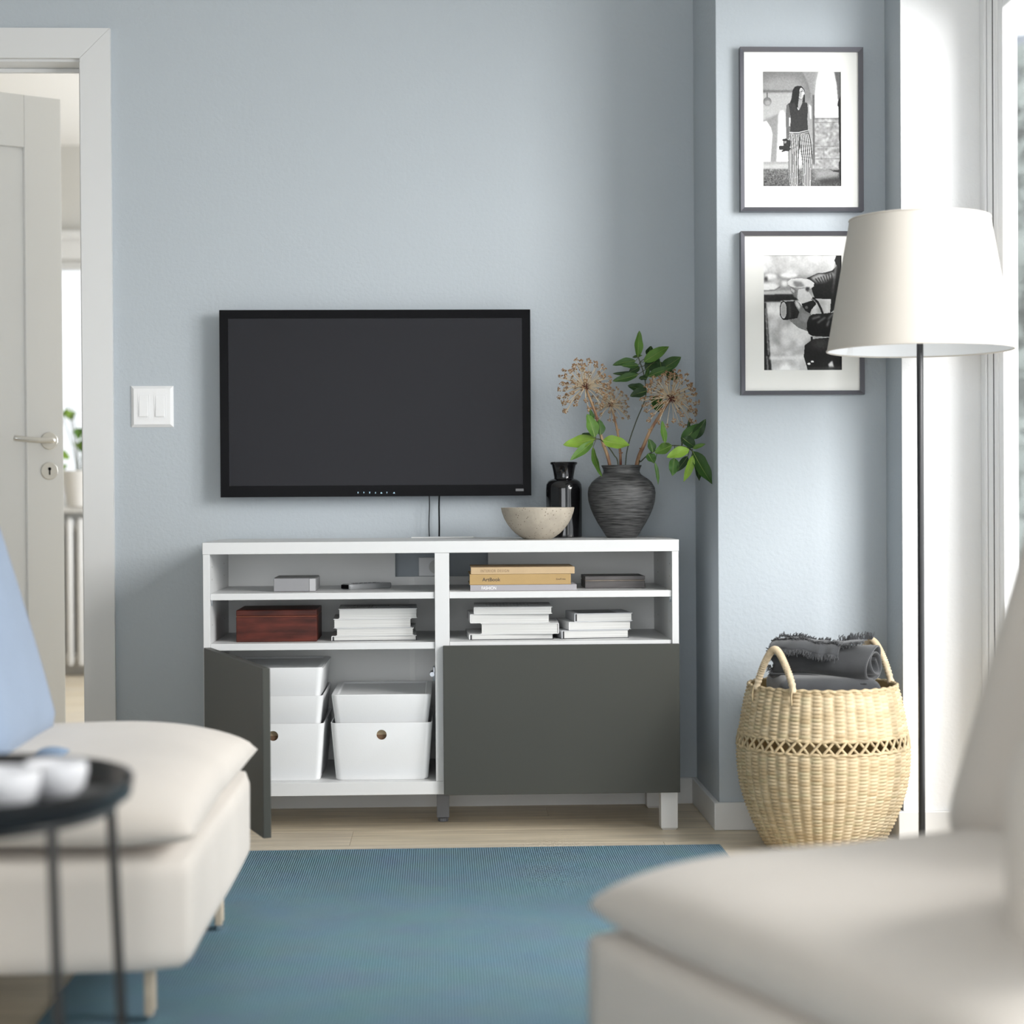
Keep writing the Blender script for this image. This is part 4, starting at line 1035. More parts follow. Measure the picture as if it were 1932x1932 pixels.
for cx_, two, side in ((rcx, False, 'right'), (lcx, True, 'left')):
    y = fy+BD/2
    tub(big_me, (cx_, y, zc), 'tall white tub with a round grip hole, bottom of the %s stack in the bench' % side, hole=0.1465*0.79)
    z = zc+0.1465-NEST
    tub(small_me, (cx_, y, z), 'shallow white tub %s of the %s stack in the bench' % ('in the middle' if two else 'with a lid, on top', side), lid=not two, w_=BW-0.004, d_=BD-0.004, h_=0.0785)
    if two:
        z += 0.0785-NEST
        tub(small_me, (cx_, y, z), 'shallow white lidded tub, topmost of the three half hidden by the door', lid=True, w_=BW-0.004, d_=BD-0.004, h_=0.0785)

# ================================================================== VASE, BOTTLE, BOWL AND FLOWERS
def c7(x, y): return (900+x/4.025, 600+y/4.025)
def prof_from(cx_, base_y, rows, Y):
    k = (Y-CAM.y)/F_PX/4.025
    return [(hw*k, (base_y-y)*k) for y, hw in rows]
VY = 0.235
vc = onY(*c7(1100, 1670), VY)
vz = M('black_brushed_ceramic', (0.078, 0.078, 0.078), 0.5, var=0.8, vscale=24, stretch=(1, 1, 14), bump=0.3, bscale=40, bstretch=(1, 1, 12), dark=(0.014, 0.014, 0.014), spec=0.5)
P = prof_from(1100, 1672, [(1672, 112), (1665, 118), (1610, 152), (1560, 184), (1500, 216), (1450, 237), (1390, 254), (1330, 258), (1290, 252), (1250, 228), (1225, 200), (1205, 168), (1190, 147), (1172, 138), (1150, 141), (1130, 151), (1122, 154), (1121, 148), (1150, 132), (1190, 132), (1230, 195), (1300, 240), (1400, 240), (1600, 130)], VY)
bm = bmesh.new(); lathe(bm, P, 64)
vase = obj('vase', bm, vz, None, 60); vase.location = (vc.x, VY, 0.7402)
tag(vase, 'round-bellied black brushed ceramic vase holding the flower stems', 'vase')
BY = 0.30
bc = onY(*c7(662, 1668), BY)
bmat = M('black_glass', (0.006, 0.006, 0.007), 0.06, spec=0.6)
P = prof_from(662, 1668, [(1668, 128), (1662, 136), (1300, 137), (1265, 134), (1242, 120), (1228, 98), (1222, 76), (1212, 73), (1150, 84), (1118, 92), (1112, 101), (1104, 105), (1096, 101), (1094, 90), (1110, 82), (1200, 66)], BY)
bm = bmesh.new(); lathe(bm, P, 56); bt = obj('bottle', bm, bmat, None, 50); bt.location = (bc.x, BY, 0.7402)
tag(bt, 'glossy black apothecary bottle behind the stone bowl', 'bottle')
BoY = 0.125
oc = onY(*c7(462, 1675), BoY)
stone = M('speckled_stone', (0.40, 0.355, 0.29), 0.85, var=0.16, vscale=25, bump=0.35, bscale=120)
nt = stone.node_tree
vo = nt.nodes.new('ShaderNodeTexVoronoi'); vo.inputs['Scale'].default_value = 130
tcn = nt.nodes.new('ShaderNodeTexCoord'); nt.links.new(tcn.outputs['Object'], vo.inputs['Vector'])
rp = nt.nodes.new('ShaderNodeValToRGB'); rp.color_ramp.elements[0].position = 0.10; rp.color_ramp.elements[0].color = (0.25, 0.22, 0.18, 1); rp.color_ramp.elements[1].position = 0.22; rp.color_ramp.elements[1].color = (1, 1, 1, 1)
mxn = nt.nodes.new('ShaderNodeMix'); mxn.data_type = 'RGBA'; mxn.blend_type = 'MULTIPLY'; mxn.inputs[0].default_value = 1.0
nt.links.new(vo.outputs['Distance'], rp.inputs['Fac'])
pb = nt.nodes['Principled BSDF']; src = pb.inputs['Base Color'].links[0].from_socket
nt.links.new(src, mxn.inputs[6]); nt.links.new(rp.outputs['Color'], mxn.inputs[7]); nt.links.new(mxn.outputs[2], pb.inputs['Base Color'])
P = prof_from(462, 1675, [(1675, 104), (1670, 112), (1655, 135), (1630, 170), (1600, 200), (1560, 231), (1515, 256), (1470, 272), (1437, 279), (1434, 277), (1434, 266), (1470, 258), (1550, 222), (1620, 150), (1650, 90), (1655, 2)], BoY)
bm = bmesh.new(); lathe(bm, P, 64, close_top=True); bo = obj('bowl', bm, stone, None, 50); bo.location = (oc.x, BoY, 0.7402)
tag(bo, 'round beige speckled stone bowl on the bench top', 'bowl')

# dried umbels
ray_m = M('dry_flower_stalk', (0.60, 0.49, 0.34), 0.7, var=0.2, vscale=40); core_m = M('dry_flower_core', (0.13, 0.035, 0.025), 0.7)
seed_m = M('dry_seed_head', (0.31, 0.185, 0.095), 0.85, var=0.4, vscale=120)
dstem_m = M('dry_brown_stem', (0.38, 0.26, 0.145), 0.7, var=0.5, vscale=35, stretch=(1, 1, 0.4), dark=(0.13, 0.035, 0.02))
def umbel(stem_px, Ys, centre, radius_px, up, label, nray=70, seed=0, droop=0.16, srad=(0.0032, 0.0052)):
    rs = np.random.default_rng(seed)
    pts = [onY(*c7(*q), y) for q, y in zip(stem_px, Ys)]
    base = Vector((vc.x, VY, 0.742+0.06)); base = Vector((pts[0].x*0.6+vc.x*0.4, pts[0].y*0.6+VY*0.4, 0.80))
    e = empty('dried_flower', (vc.x, VY, 0.80), label, 'flower', 'dried umbel flowers in the black vase')
    org = Vector((vc.x, VY, 0.80))
    path = smooth_path([base-org] + [p-org for p in pts], 30)
    bm = bmesh.new(); n = len(path)
    tube(bm, path, [srad[1]+(srad[0]-srad[1])*i/(n-1) for i in range(n)], 10)
    for f in (0.42, 0.72):
        q = path[int(f*n)]; 
        for k in range(3): 
            a = k*2.1+seed; tube(bm, [q, q+Vector((0.007*math.cos(a), 0.007*math.sin(a), 0.003))], [0.003, 0.0015], 6)
    obj('stem', bm, dstem_m, e, 60)
    C = pts[-1]-org; R = radius_px/4.025*(Ys[-1]-CAM.y)/F_PX
    upv = Vector(up).normalized(); a1 = upv.cross(Vector((0.3, 1, 0.1))).normalized(); a2 = upv.cross(a1)
    bmr = bmesh.new(); bms = bmesh.new()
    ico = bmesh.new(); bmesh.ops.create_icosphere(ico, subdivisions=1, radius=1.0); iv = [v.co.copy() for v in ico.verts]; ifc = [[v.index for v in f.verts] for f in ico.faces]; ico.free()
    for k in range(nray):
        u = (k+0.5)/nray; th_ = math.acos(1-1.55*u)*1.0; ph = k*2.39996+rs.uniform(-.2, .2)
        d = upv*math.cos(th_) + (a1*math.cos(ph)+a2*math.sin(ph))*math.sin(th_)
        L = R*rs.uniform(0.84, 1.06)*(1.0 if th_ < 1.7 else 1.08)
        tip = C + d*L - Vector((0, 0, 1))*L*(droop*th_*th_*0.35) + Vector((0, 0, 1))*0.0
        midp = C + d*L*0.55 + Vector((0, 0, 1))*L*0.03*rs.normal() + a1*L*0.03*rs.normal()
        hook = tip + Vector((0, 0, 1))*L*0.05 + d*L*0.02
        pth = smooth_path([C, midp, tip, hook], 9)
        f0 = len(bmr.faces)
        tube(bmr, pth, [0.0011, 0.0010, 0.0009]+[0.0008]*(len(pth)-3), 4, caps=False)
        bmr.faces.ensure_lookup_table()
        for f in bmr.faces[f0:f0+4*1]: f.material_index = 1
        # a small burst of seeds
        for s_ in range(11):
            dd = Vector(rs.normal(size=3)); dd.normalize(); dd = (dd + d*0.4 + Vector((0, 0, 0.3))).normalized()
            c = hook + dd*R*rs.uniform(0.045, 0.105); r_ = R*rs.uniform(0.020, 0.034)
            vv = [bms.verts.new(c + p*r_) for p in iv]
            for f in ifc: bms.faces.new([vv[i] for i in f])
            tube(bmr, [hook, c], 0.00035, 3, caps=False)
    tag(obj('rays', bmr, [ray_m, core_m], e, recalc=False), kind='stuff'); tag(obj('seeds', bms, seed_m, e), kind='stuff')
    bm = bmesh.new(); bmesh.ops.create_icosphere(bm, subdivisions=2, radius=0.0055); bm.transform(Matrix.Translation(C)); obj('core', bm, core_m, e, True)
    return e
umbel([(1008, 1118), (950, 930), (905, 740), (822, 525)], [0.225, 0.215, 0.21, 0.20], None, 195, (-0.22, -0.25, 1), 'pale dried umbel flower leaning left towards the television', 78, 1)
umbel([(1090, 1118), (1085, 1000), (1060, 830), (1015, 662)], [0.255, 0.27, 0.285, 0.30], None, 138, (-0.05, -0.35, 1), 'small brown dried umbel flower in the middle, lowest of three', 62, 2, srad=(0.0028, 0.0042))
umbel([(1212, 1118), (1270, 960), (1330, 830), (1470, 612)], [0.225, 0.20, 0.19, 0.165], None, 200, (0.25, -0.55, 0.85), 'large brown dried umbel flower leaning right over the thick stem', 84, 3, srad=(0.0036, 0.0058))

# leafy branches
def branch(stem_px, Ys, leaves, label, rad=0.0016):
    org = Vector((vc.x, VY, 0.80))
    pts = [onY(*c7(*q), y)-org for q, y in zip(stem_px, Ys)]
    start = Vector((pts[0].x*0.5, pts[0].y*0.5, 0.0))
    e = empty('leafy_branch', org, label, 'branch', 'leafy branches in the black vase')
    path = smooth_path([start]+pts, 28); bm = bmesh.new(); tube(bm, path, rad, 7)
    for (b, t, w_, tone, dy, fc) in leaves:
        y = Ys[-1]+dy; P0 = onY(*c7(*b), y)-org; near = min(path, key=lambda q: (q-P0).length)
        tube(bm, [near, P0], [rad*0.7, rad*0.5], 5)
    obj('stem', bm, stem_m, e, 60)
    k_ = (Ys[-1]-CAM.y)/F_PX/4.025
    for i, (b, t, w_, tone, dy, fc) in enumerate(leaves):
        y = Ys[-1]+dy; P0 = onY(*c7(*b), y)-org; P1 = onY(*c7(*t), y-0.015*((i*7) % 5-2)/2)-org
        leaf('leaf', P0, P1, w_*k_*1.22, (fc if fc[1] < -0.65 else (fc[0]*0.4, -1, fc[2]*0.5)), leafg[tone], e, curl=0.10*(1 if i % 2 else -0.6), fold=0.16)
    return e
F0 = (0.25, -1, 0.35); FU = (0.3, -0.6, 0.8); FR = (0.9, -0.6, 0.3); FL = (-0.7, -0.7, 0.3)
branch([(1072, 1120), (1040, 1040), (990, 970), (940, 925), (905, 918)], [0.215, 0.20, 0.185, 0.175, 0.17], [
    ((900, 918), (655, 965), 88, 2, 0.0, FU), ((895, 905), (838, 728), 86, 1, -0.005, F0), ((885, 935), (708, 1080), 62, 1, 0.0, FU),
    ((935, 890), (928, 770), 66, 0, 0.015, FR), ((952, 930), (1160, 967), 92, 2, -0.012, FU), ((880, 980), (945, 1206), 50, 1, -0.02, FL),
    ((880, 905), (795, 880), 40, 3, 0.02, F0), ((878, 790), (856, 690), 36, 0, 0.02, FR)], 'low leafy branch with bright green leaves on the left of the vase')
branch([(1127, 1120), (1150, 960), (1210, 780), (1280, 600), (1270, 440), (1225, 298)], [0.27, 0.285, 0.30, 0.30, 0.29, 0.28], [
    ((1222, 296), (1232, 97), 62, 1, 0.0, FR), ((1205, 325), (1030, 356), 55, 0, 0.0, FU), ((1226, 358), (1097, 362), 46, 0, -0.01, FU),
    ((1265, 335), (1458, 215), 76, 1, 0.0, F0), ((1300, 290), (1322, 212), 56, 3, 0.02, F0), ((1278, 392), (1385, 300), 95, 3, 0.01, F0),
    ((1395, 395), (1550, 296), 86, 0, 0.01, F0), ((1300, 445), (1482, 376), 60, 0, -0.01, FU), ((1222, 430), (1030, 480), 58, 0, -0.01, FU),
    ((1235, 372), (1150, 416), 52, 3, 0.02, F0), ((1284, 548), (1145, 514), 68, 3, 0.0, FU), ((1292, 553), (1162, 592), 66, 3, -0.01, F0),
    ((1180, 298), (1257, 284), 20, 0, 0.01, FU), ((1345, 590), (1380, 715), 92, 0, 0.0, F0), ((1228, 425), (1030, 423), 36, 3, 0.02, FU),
    ((1290, 462), (1228, 455), 40, 3, 0.0, FU), ((1420, 410), (1540, 470), 70, 3, 0.02, F0), ((1390, 330), (1400, 400), 60, 3, 0.0, F0), ((1300, 380), (1280, 470), 30, 0, 0.0, FR)],
    'tall leafy branch rising above the dried flowers', 0.0015)
branch([(1226, 1118), (1245, 1090), (1300, 1040), (1400, 985), (1500, 968), (1600, 985), (1632, 1006)], [0.225, 0.20, 0.17, 0.14, 0.12, 0.11, 0.10], [
    ((1480, 966), (1350, 1025), 76, 1, 0.01, FU), ((1612, 1000), (1440, 1056), 76, 2, -0.02, FU), ((1500, 1062), (1482, 1200), 72, 0, 0.02, F0),
    ((1640, 1042), (1570, 1245), 56, 2, -0.01, FR), ((1636, 1008), (1783, 1262), 105, 0, 0.0, F0), ((1660, 1080), (1690, 1236), 52, 3, 0.02, F0),
    ((1552, 948), (1700, 800), 92, 0, 0.02, F0), ((1640, 920), (1738, 768), 70, 3, 0.03, F0), ((1560, 910), (1662, 985), 82, 3, 0.0, F0),
    ((1638, 992), (1735, 956), 30, 1, -0.01, FU), ((1428, 950), (1404, 780), 44, 1, 0.0, FR), ((1335, 1020), (1306, 918), 60, 0, 0.03, F0),
    ((1300, 1030), (1345, 1105), 72, 0, 0.03, F0), ((1350, 1095), (1378, 1266), 26, 0, 0.02, FR), ((1602, 1050), (1515, 1168), 52, 3, 0.02, F0), ((1596, 875), (1612, 757), 22, 3, 0.03, FR)],
    'drooping leafy branch with dark green leaves right of the vase')

# ================================================================== FLOOR LAMP
LD = 4.17
lp = CAM + ray(1735.5, 600)*LD; LY = lp.y; LXp = lp.x
lamp = empty('floor_lamp', (LXp, LY, 0), 'floor lamp with tapered white fabric shade on a thin black pole', 'floor lamp')
zb = onY(1735, 660.5, LY).z; ztp = onY(1735, 414, LY).z
rb_ = (onY(1908, 660, LY).x-onY(1563, 660, LY).x)/2*0.995; rt = (onY(1864, 414, LY).x-onY(1606, 414, LY).x)/2
shade_m = bpy.data.materials.new('shade_fabric'); shade_m.use_nodes = True; nt = shade_m.node_tree; MATS['shade_fabric'] = shade_m
b_ = nt.nodes['Principled BSDF']; b_.inputs['Base Color'].default_value = (0.70, 0.665, 0.61, 1); b_.inputs['Roughness'].default_value = 0.9
tl_ = nt.nodes.new('ShaderNodeBsdfTranslucent'); tl_.inputs[0].default_value = (0.80, 0.76, 0.70, 1); mxs = nt.nodes.new('ShaderNodeMixShader'); mxs.inputs[0].default_value = 0.28
tcn = nt.nodes.new('ShaderNodeTexCoord'); nz = nt.nodes.new('ShaderNodeTexNoise'); mpn = nt.nodes.new('ShaderNodeMapping'); mpn.inputs['Scale'].default_value = (40, 40, 600); nz.inputs['Scale'].default_value = 1.0
bpn = nt.nodes.new('ShaderNodeBump'); bpn.inputs['Strength'].default_value = 0.12; bpn.inputs['Distance'].default_value = 0.001
nt.links.new(tcn.outputs['Object'], mpn.inputs[0]); nt.links.new(mpn.outputs[0], nz.inputs['Vector']); nt.links.new(nz.outputs['Fac'], bpn.inputs['Height']); nt.links.new(bpn.outputs[0], b_.inputs['Normal'])
nt.links.new(b_.outputs[0], mxs.inputs[1]); nt.links.new(tl_.outputs[0], mxs.inputs[2]); nt.links.new(mxs.outputs[0], nt.nodes['Material Output'].inputs[0])
lin_m = M('shade_lining', (0.85, 0.86, 0.87), 0.7)
bm = bmesh.new(); lathe(bm, [(rb_, zb), (rt, ztp)], 96, close_bottom=False); sh = obj('shade', bm, shade_m, lamp, True)
bm = bmesh.new(); lathe(bm, [(rb_-0.0015, zb+0.0005), (rt-0.0015, ztp-0.0005)], 96, close_bottom=False); obj('lining', bm, lin_m, sh, True)
for r_, z in ((rb_, zb), (rt, ztp)):
    bm = bmesh.new(); tube(bm, [(r_*math.cos(a), r_*math.sin(a), z) for a in np.linspace(0, 2*PI, 97)], 0.0022, 8); obj('rim', bm, shade_m, sh, True)
B('lining_seam', -rb_*0.62-0.012, -rb_*0.62+0.012, rb_*0.775-0.004, rb_*0.775-0.0035, zb+0.002, zb+0.03, whiteplastic_m, sh, 0)
bm = bmesh.new()
for k in range(3):
    a = k*2*PI/3+0.4; tube(bm, [(0.018*math.cos(a), 0.018*math.sin(a), zb+0.16), ((rb_-0.03)*math.cos(a), (rb_-0.03)*math.sin(a), zb+0.16)], 0.0016, 6)
tube(bm, [(0.02*math.cos(a), 0.02*math.sin(a), zb+0.16) for a in np.linspace(0, 2*PI, 25)], 0.0018, 6)
obj('shade_carrier', bm, lin_m, lamp)
bm = bmesh.new(); tube(bm, [(0, 0, 0.02), (0, 0, zb+0.12)], 0.0078, 18); obj('pole', bm, M('lamp_black', (0.010, 0.010, 0.011), 0.3, spec=0.6), lamp, 40)
bm = bmesh.new(); tube(bm, [(0, 0, zb+0.12), (0, 0, zb+0.18)], 0.017, 18); obj('socket', bm, whiteplastic_m, lamp, 40)
bm = bmesh.new(); lathe(bm, [(0.012, zb+0.18), (0.016, zb+0.195), (0.028, zb+0.225), (0.03, zb+0.24), (0.02, zb+0.262), (0.0, zb+0.27)], 24); obj('bulb', bm, whiteplastic_m, lamp, True)
bm = bmesh.new(); lathe(bm, [(0.125, 0), (0.127, 0.004), (0.125, 0.014), (0.02, 0.020), (0.0085, 0.024)], 48, close_top=True); obj('base', bm, blackmetal_m, lamp, 40)

# ================================================================== BASKET WITH BLANKET
BKY = -0.23
bk = onY(1552, 1430, BKY); KX = bk.x
sc_ = (BKY-CAM.y)/F_PX
def bkz(py): return onY(1552, py, BKY).z
bas = empty('basket', (KX, BKY, 0), 'round woven straw basket with two arched handles by the pier', 'basket')
cv = [(1316, 139), (1340, 146), (1370, 152), (1400, 157), (1408, 158), (1428, 161), (1450, 162), (1480, 160), (1510, 155), (1540, 146), (1570, 134), (1600, 119), (1622, 106)]
zz = np.array([bkz(y) for y, r in cv])[::-1]; rr = np.array([r*sc_ for y, r in cv])[::-1]
zz = zz - zz[0]*1.0 + 0.001
def RB(z): return float(np.interp(z, zz, rr))
zTop = zz[-1]; zG1 = zz[np.argmin(abs(rr*0+np.array([bkz(y) for y, r in cv])[::-1]-zz[0] - (bkz(1430)-bkz(1622))))]
zG0 = bkz(1428)-bkz(1622); zG1 = bkz(1404)-bkz(1622)
straw_m = attr_mat('seagrass_straw', 0.7, 0.3, bump=0.25, bscale=220)
NC = 46
def weave(z0, z1, nrow, name):
    na = NC*6; nv = nrow*5
    A = np.arange(na)*2*PI/na; Z = np.linspace(z0, z1, nv+1)
    V = []; C = []
    tones = rng.uniform(0, 1, (nrow+2, NC)); rowt = rng.uniform(-0.15, 0.15, nrow+2)
    for iz, z in enumerate(Z):
        for ia, a in enumerate(A):
            col = ia//6; u = (ia % 6)/6.0
            sh_ = 0.5*(col % 2); row = (iz/5.0) + sh_
            fr = row-math.floor(row); ri = int(math.floor(row))
            hgt_ = (math.sin(PI*u)**0.6)*(max(0.0, math.sin(PI*fr))**0.6)
            r_ = RB(z) + 0.0060*hgt_ - 0.002 + 0.0008*math.sin(3*a+9*z)
            V.append((r_*math.cos(a), r_*math.sin(a), z))
            t_ = tones[min(ri, nrow+1), col]*0.6+0.2+rowt[min(ri, nrow+1)]
            c0 = np.array((0.42, 0.315, 0.18)); c1 = np.array((0.62, 0.515, 0.35)); g = np.array((0.46, 0.42, 0.26))
            c = c0*(1-t_)+c1*t_
            if tones[min(ri, nrow+1), (col*7) % NC] > 0.85: c = c*0.6+g*0.4
            C.append((*c, 1))
    n = na; Fc = []
    for iz in range(nv):
        for ia in range(na):
            b = iz*n; Fc.append((b+ia, b+(ia+1) % n, b+n+(ia+1) % n, b+n+ia))
    # inner wall
    base = len(V)
    for iz, z in enumerate(Z[::5]):
        for a in A[::6]:
            r_ = RB(z)-0.006; V.append((r_*math.cos(a), r_*math.sin(a), z)); C.append((0.5, 0.37, 0.18, 1))
    m_ = NC
    for iz in range(nrow):
        for ia in range(m_):
            b = base+iz*m_; Fc.append((b+ia, b+m_+ia, b+m_+(ia+1) % m_, b+(ia+1) % m_))
    me = bpy.data.meshes.new(name); me.from_pydata(V, [], Fc)
    ca = me.color_attributes.new('Col', 'FLOAT_COLOR', 'POINT'); ca.data.foreach_set('color', np.array(C, np.float32).ravel())
    return tag(link(name, me, straw_m, bas, True), kind='stuff')
weave(0.004, zG0-0.002, 29, 'lower_weave')
weave(zG1+0.001, zTop, 13, 'upper_weave')
plain_straw = M('straw_plain', (0.52, 0.41, 0.25), 0.75, var=0.25, vscale=40, bump=0.3, bscale=150)
bm = bmesh.new(); lathe(bm, [(RB(0.004)-0.004, 0.0005), (RB(0.004)-0.003, 0.006), (0.001, 0.007)], 40, close_top=True); obj('bottom', bm, plain_straw, bas)
for z, nm in ((zG0, 'rim_ring'), (zG1, 'rim_ring'), (zTop, 'rim_ring')):
    bm = bmesh.new(); R0 = RB(z)
    tube(bm, [((R0+0.0012*math.sin(a*60))*math.cos(a), (R0+0.0012*math.sin(a*60))*math.sin(a), z+0.0012*math.cos(a*37)) for a in np.linspace(0, 2*PI, 361)], 0.0040, 6, caps=False); obj(nm, bm, plain_straw, bas, True)
bm = bmesh.new(); NL = 44
for k in range(NL):
    a = 2*PI*k/NL; da = 2*PI/NL
    for s in (0.55, -0.55):
        P_ = [((RB(z)+0.002*math.sin(PI*q)*(1 if s > 0 else -1))*math.cos(a+s*da*(q-0.5)*1.7), (RB(z)+0.002*math.sin(PI*q)*(1 if s > 0 else -1))*math.sin(a+s*da*(q-0.5)*1.7), z) for q, z in zip(np.linspace(0, 1, 5), np.linspace(zG0, zG1, 5))]
        tube(bm, P_, 0.0034, 6, caps=False)
tag(obj('lattice_band', bm, plain_straw, bas, True), kind='stuff')
def handle(a_c, spread, hgt_, lean):
    P_ = []; Rm = RB(zTop)+0.002
    for t in np.linspace(0, 1, 61):
        a = a_c + spread*(1-2*t); q = math.sin(PI*t)**0.55
        out = Rm + lean*q
        ex = 1-0.25*math.sin(PI*t)
        aa = a_c + (a-a_c)*ex
        P_.append((out*math.cos(aa), out*math.sin(aa), zTop-0.006 + hgt_*math.sin(PI*t)**0.62))
    bm = bmesh.new(); n = len(P_)
    fine = smooth_path(P_, 240); rads = [0.0082+0.0009*math.sin(i*1.35) for i in range(len(fine))]
    tube(bm, fine, rads, 12); obj('handle', bm, M('wrapped_straw', (0.62, 0.50, 0.34), 0.7, var=0.2, vscale=60), bas, True)
    for t in (0, -1):
        p = P_[t]; bm = bmesh.new(); a = math.atan2(p[1], p[0])
        tube(bm, smooth_path([(p[0]*1.03, p[1]*1.03, p[2]+0.012), (p[0]*1.06, p[1]*1.06, p[2]-0.010), (p[0]*1.05, p[1]*1.05, p[2]-0.026)], 8), 0.0022, 6)
        tube(bm, smooth_path([(p[0]*1.03+0.006*math.sin(a), p[1]*1.03-0.006*math.cos(a), p[2]+0.006), (p[0]*1.06, p[1]*1.06, p[2]-0.012), (p[0]*1.05, p[1]*1.05, p[2]-0.028)], 8), 0.0022, 6)
        obj('handle_binding', bm, plain_straw, bas, True)
HH_ = (1316-1238)*sc_
handle(math.radians(217), math.radians(19), HH_, -0.012)
handle(math.radians(32), math.radians(22), HH_+0.004, -0.012)

# blanket: folded lower layers plus a loose roll with a frayed edge
bl_m = M('charcoal_wool', (0.052, 0.054, 0.058), 0.95, var=0.15, vscale=15, bump=0.35, bscale=600, sheen=0.35, spec=0.2)
bla = empty('blanket', (KX, BKY, zTop-0.02), 'dark grey fringed blanket rolled up inside the straw basket', 'blanket')
R0 = RB(zTop)
bm = bmesh.new(); soft_box(bm, 0.245, 0.22, 0.06, 0.028, 0.006, 12, (0.0, 0.0, 0.012), 0.0015, 3); obj('folded_layer', bm, bl_m, bla, True)
bm = bmesh.new()
NS, NA = 110, 44; rs = np.random.default_rng(5)
L_ = 0.235; ry_, rz_ = 0.070, 0.047
grid = []
for i in range(NA+1):
    t = i/NA; x = -0.120 + L_*t; row = []
    for j in range(NS+1):
        s = j/NS; th_ = -0.75*PI + s*2*PI*2.6
        k = 1.0 - 0.80*(1-(1-s))**1.0 if False else 1.0-0.72*s
        wob_ = 1+0.05*math.sin(3*th_+4*t)+0.03*math.sin(7*t+2*th_)
        end = 1.0+0.10*t - 0.06*math.sin(PI*t)
        y = ry_*k*math.cos(th_)*wob_*end; z = rz_*k*math.sin(th_)*wob_*end*(1+0.05*math.sin(9*t))
        row.append(bm.verts.new((x + 0.006*math.sin(th_*1.3)*t + 0.010*s*t - (0.006*math.sin(5*th_) if i == 0 else 0), y-0.015, z+0.076+0.004*math.sin(6*t))))
    grid.append(row)
for i in range(NA):
    for j in range(NS): bm.faces.new((grid[i][j], grid[i+1][j], grid[i+1][j+1], grid[i][j+1]))
ro = obj('roll', bm, bl_m, bla, True)
ro.rotation_euler = (0, math.radians(2), math.radians(-26)); ro.location = (0.010, 0.004, 0.0)
sm = ro.modifiers.new('t', 'SOLIDIFY'); sm.thickness = 0.0035; sm.offset = 0
def roll_pt(t, th_, lift=0.0):
    wob_ = 1+0.05*math.sin(3*th_+4*t)+0.03*math.sin(7*t+2*th_); end = 1.0+0.10*t-0.06*math.sin(PI*t)
    k = 1.0+lift
    return Vector((-0.120+L_*t, ry_*k*math.cos(th_)*wob_*end-0.015, rz_*k*math.sin(th_)*wob_*end*(1+0.05*math.sin(9*t))+0.076+0.004*math.sin(6*t)))
bm = bmesh.new()      # loose cloth edges lying on the roll, ruffled
for (thA, thB, tA, tB, amp) in ((0.50*PI, 0.80*PI+PI*0.05, -0.02, 0.70, 0.05), (0.42*PI, 0.62*PI, 0.05, 0.92, 0.07)):
    rows = []
    for i in range(61):
        t = tA+(tB-tA)*i/60; row = []
        for j in range(9):
            q = j/8; th_ = thA+(thB-thA)*q + 0.05*math.sin(23*t+3*q)
            row.append(bm.verts.new(roll_pt(t, th_+0.0, 0.06+0.03*q+amp*q*math.sin(31*t+2*math.sin(11*t))*0.8)))
        rows.append(row)
    for x_, y_ in zip(rows[:-1], rows[1:]):
        for j in range(8): bm.faces.new((x_[j], x_[j+1], y_[j+1], y_[j]))
fl_ = obj('loose_edge', bm, bl_m, bla, True); fl_.rotation_euler = ro.rotation_euler; fl_.location = ro.location
sm = fl_.modifiers.new('t', 'SOLIDIFY'); sm.thickness = 0.002; sm.offset = 0
bm = bmesh.new()
for k in range(900):
    lay = k % 3
    t = rs.uniform(-0.02, (0.70, 0.92, 0.95)[lay])
    th_ = ((0.85*PI), (0.62*PI), (0.40*PI))[lay] + 0.05*math.sin(23*t+3)
    p = roll_pt(t, th_, 0.09+0.05*math.sin(31*t+2*math.sin(11*t)))
    out = (roll_pt(t, th_, 0.5)-roll_pt(t, th_, 0.0)).normalized(); dn = (roll_pt(t, th_+0.15)-roll_pt(t, th_)).normalized()
    if lay == 2: d = out*rs.uniform(0.006, 0.012)*(1.6 if t > 0.62 else 0.7) - dn*0.004
    else: d = dn*rs.uniform(0.007, 0.014) + out*rs.uniform(0.0, 0.005)
    d += Vector((rs.normal()*0.003, 0, rs.normal()*0.002))
    tube(bm, smooth_path([p-dn*0.002, p+d*0.6+Vector((rs.normal()*0.0015, 0, 0.001)), p+d], 4), [0.0014, 0.0014, 0.0013, 0.0011, 0.0008], 4, caps=False)
for k in range(140):
    a = rs.uniform(0, 2*PI); q = rs.uniform(0.75, 1.04)
    p = Vector((-0.121, ry_*q*math.cos(a)-0.015, rz_*q*math.sin(a)+0.076)); d = Vector((-rs.uniform(0.003, 0.012), rs.normal()*0.004, rs.normal()*0.004))
    tube(bm, [p, p+d*0.6, p+d], [0.0014, 0.0012, 0.0008], 4, caps=False)
fr_ = obj('fringe', bm, bl_m, bla); fr_['kind'] = 'stuff'; fr_.rotation_euler = ro.rotation_euler; fr_.location = ro.location

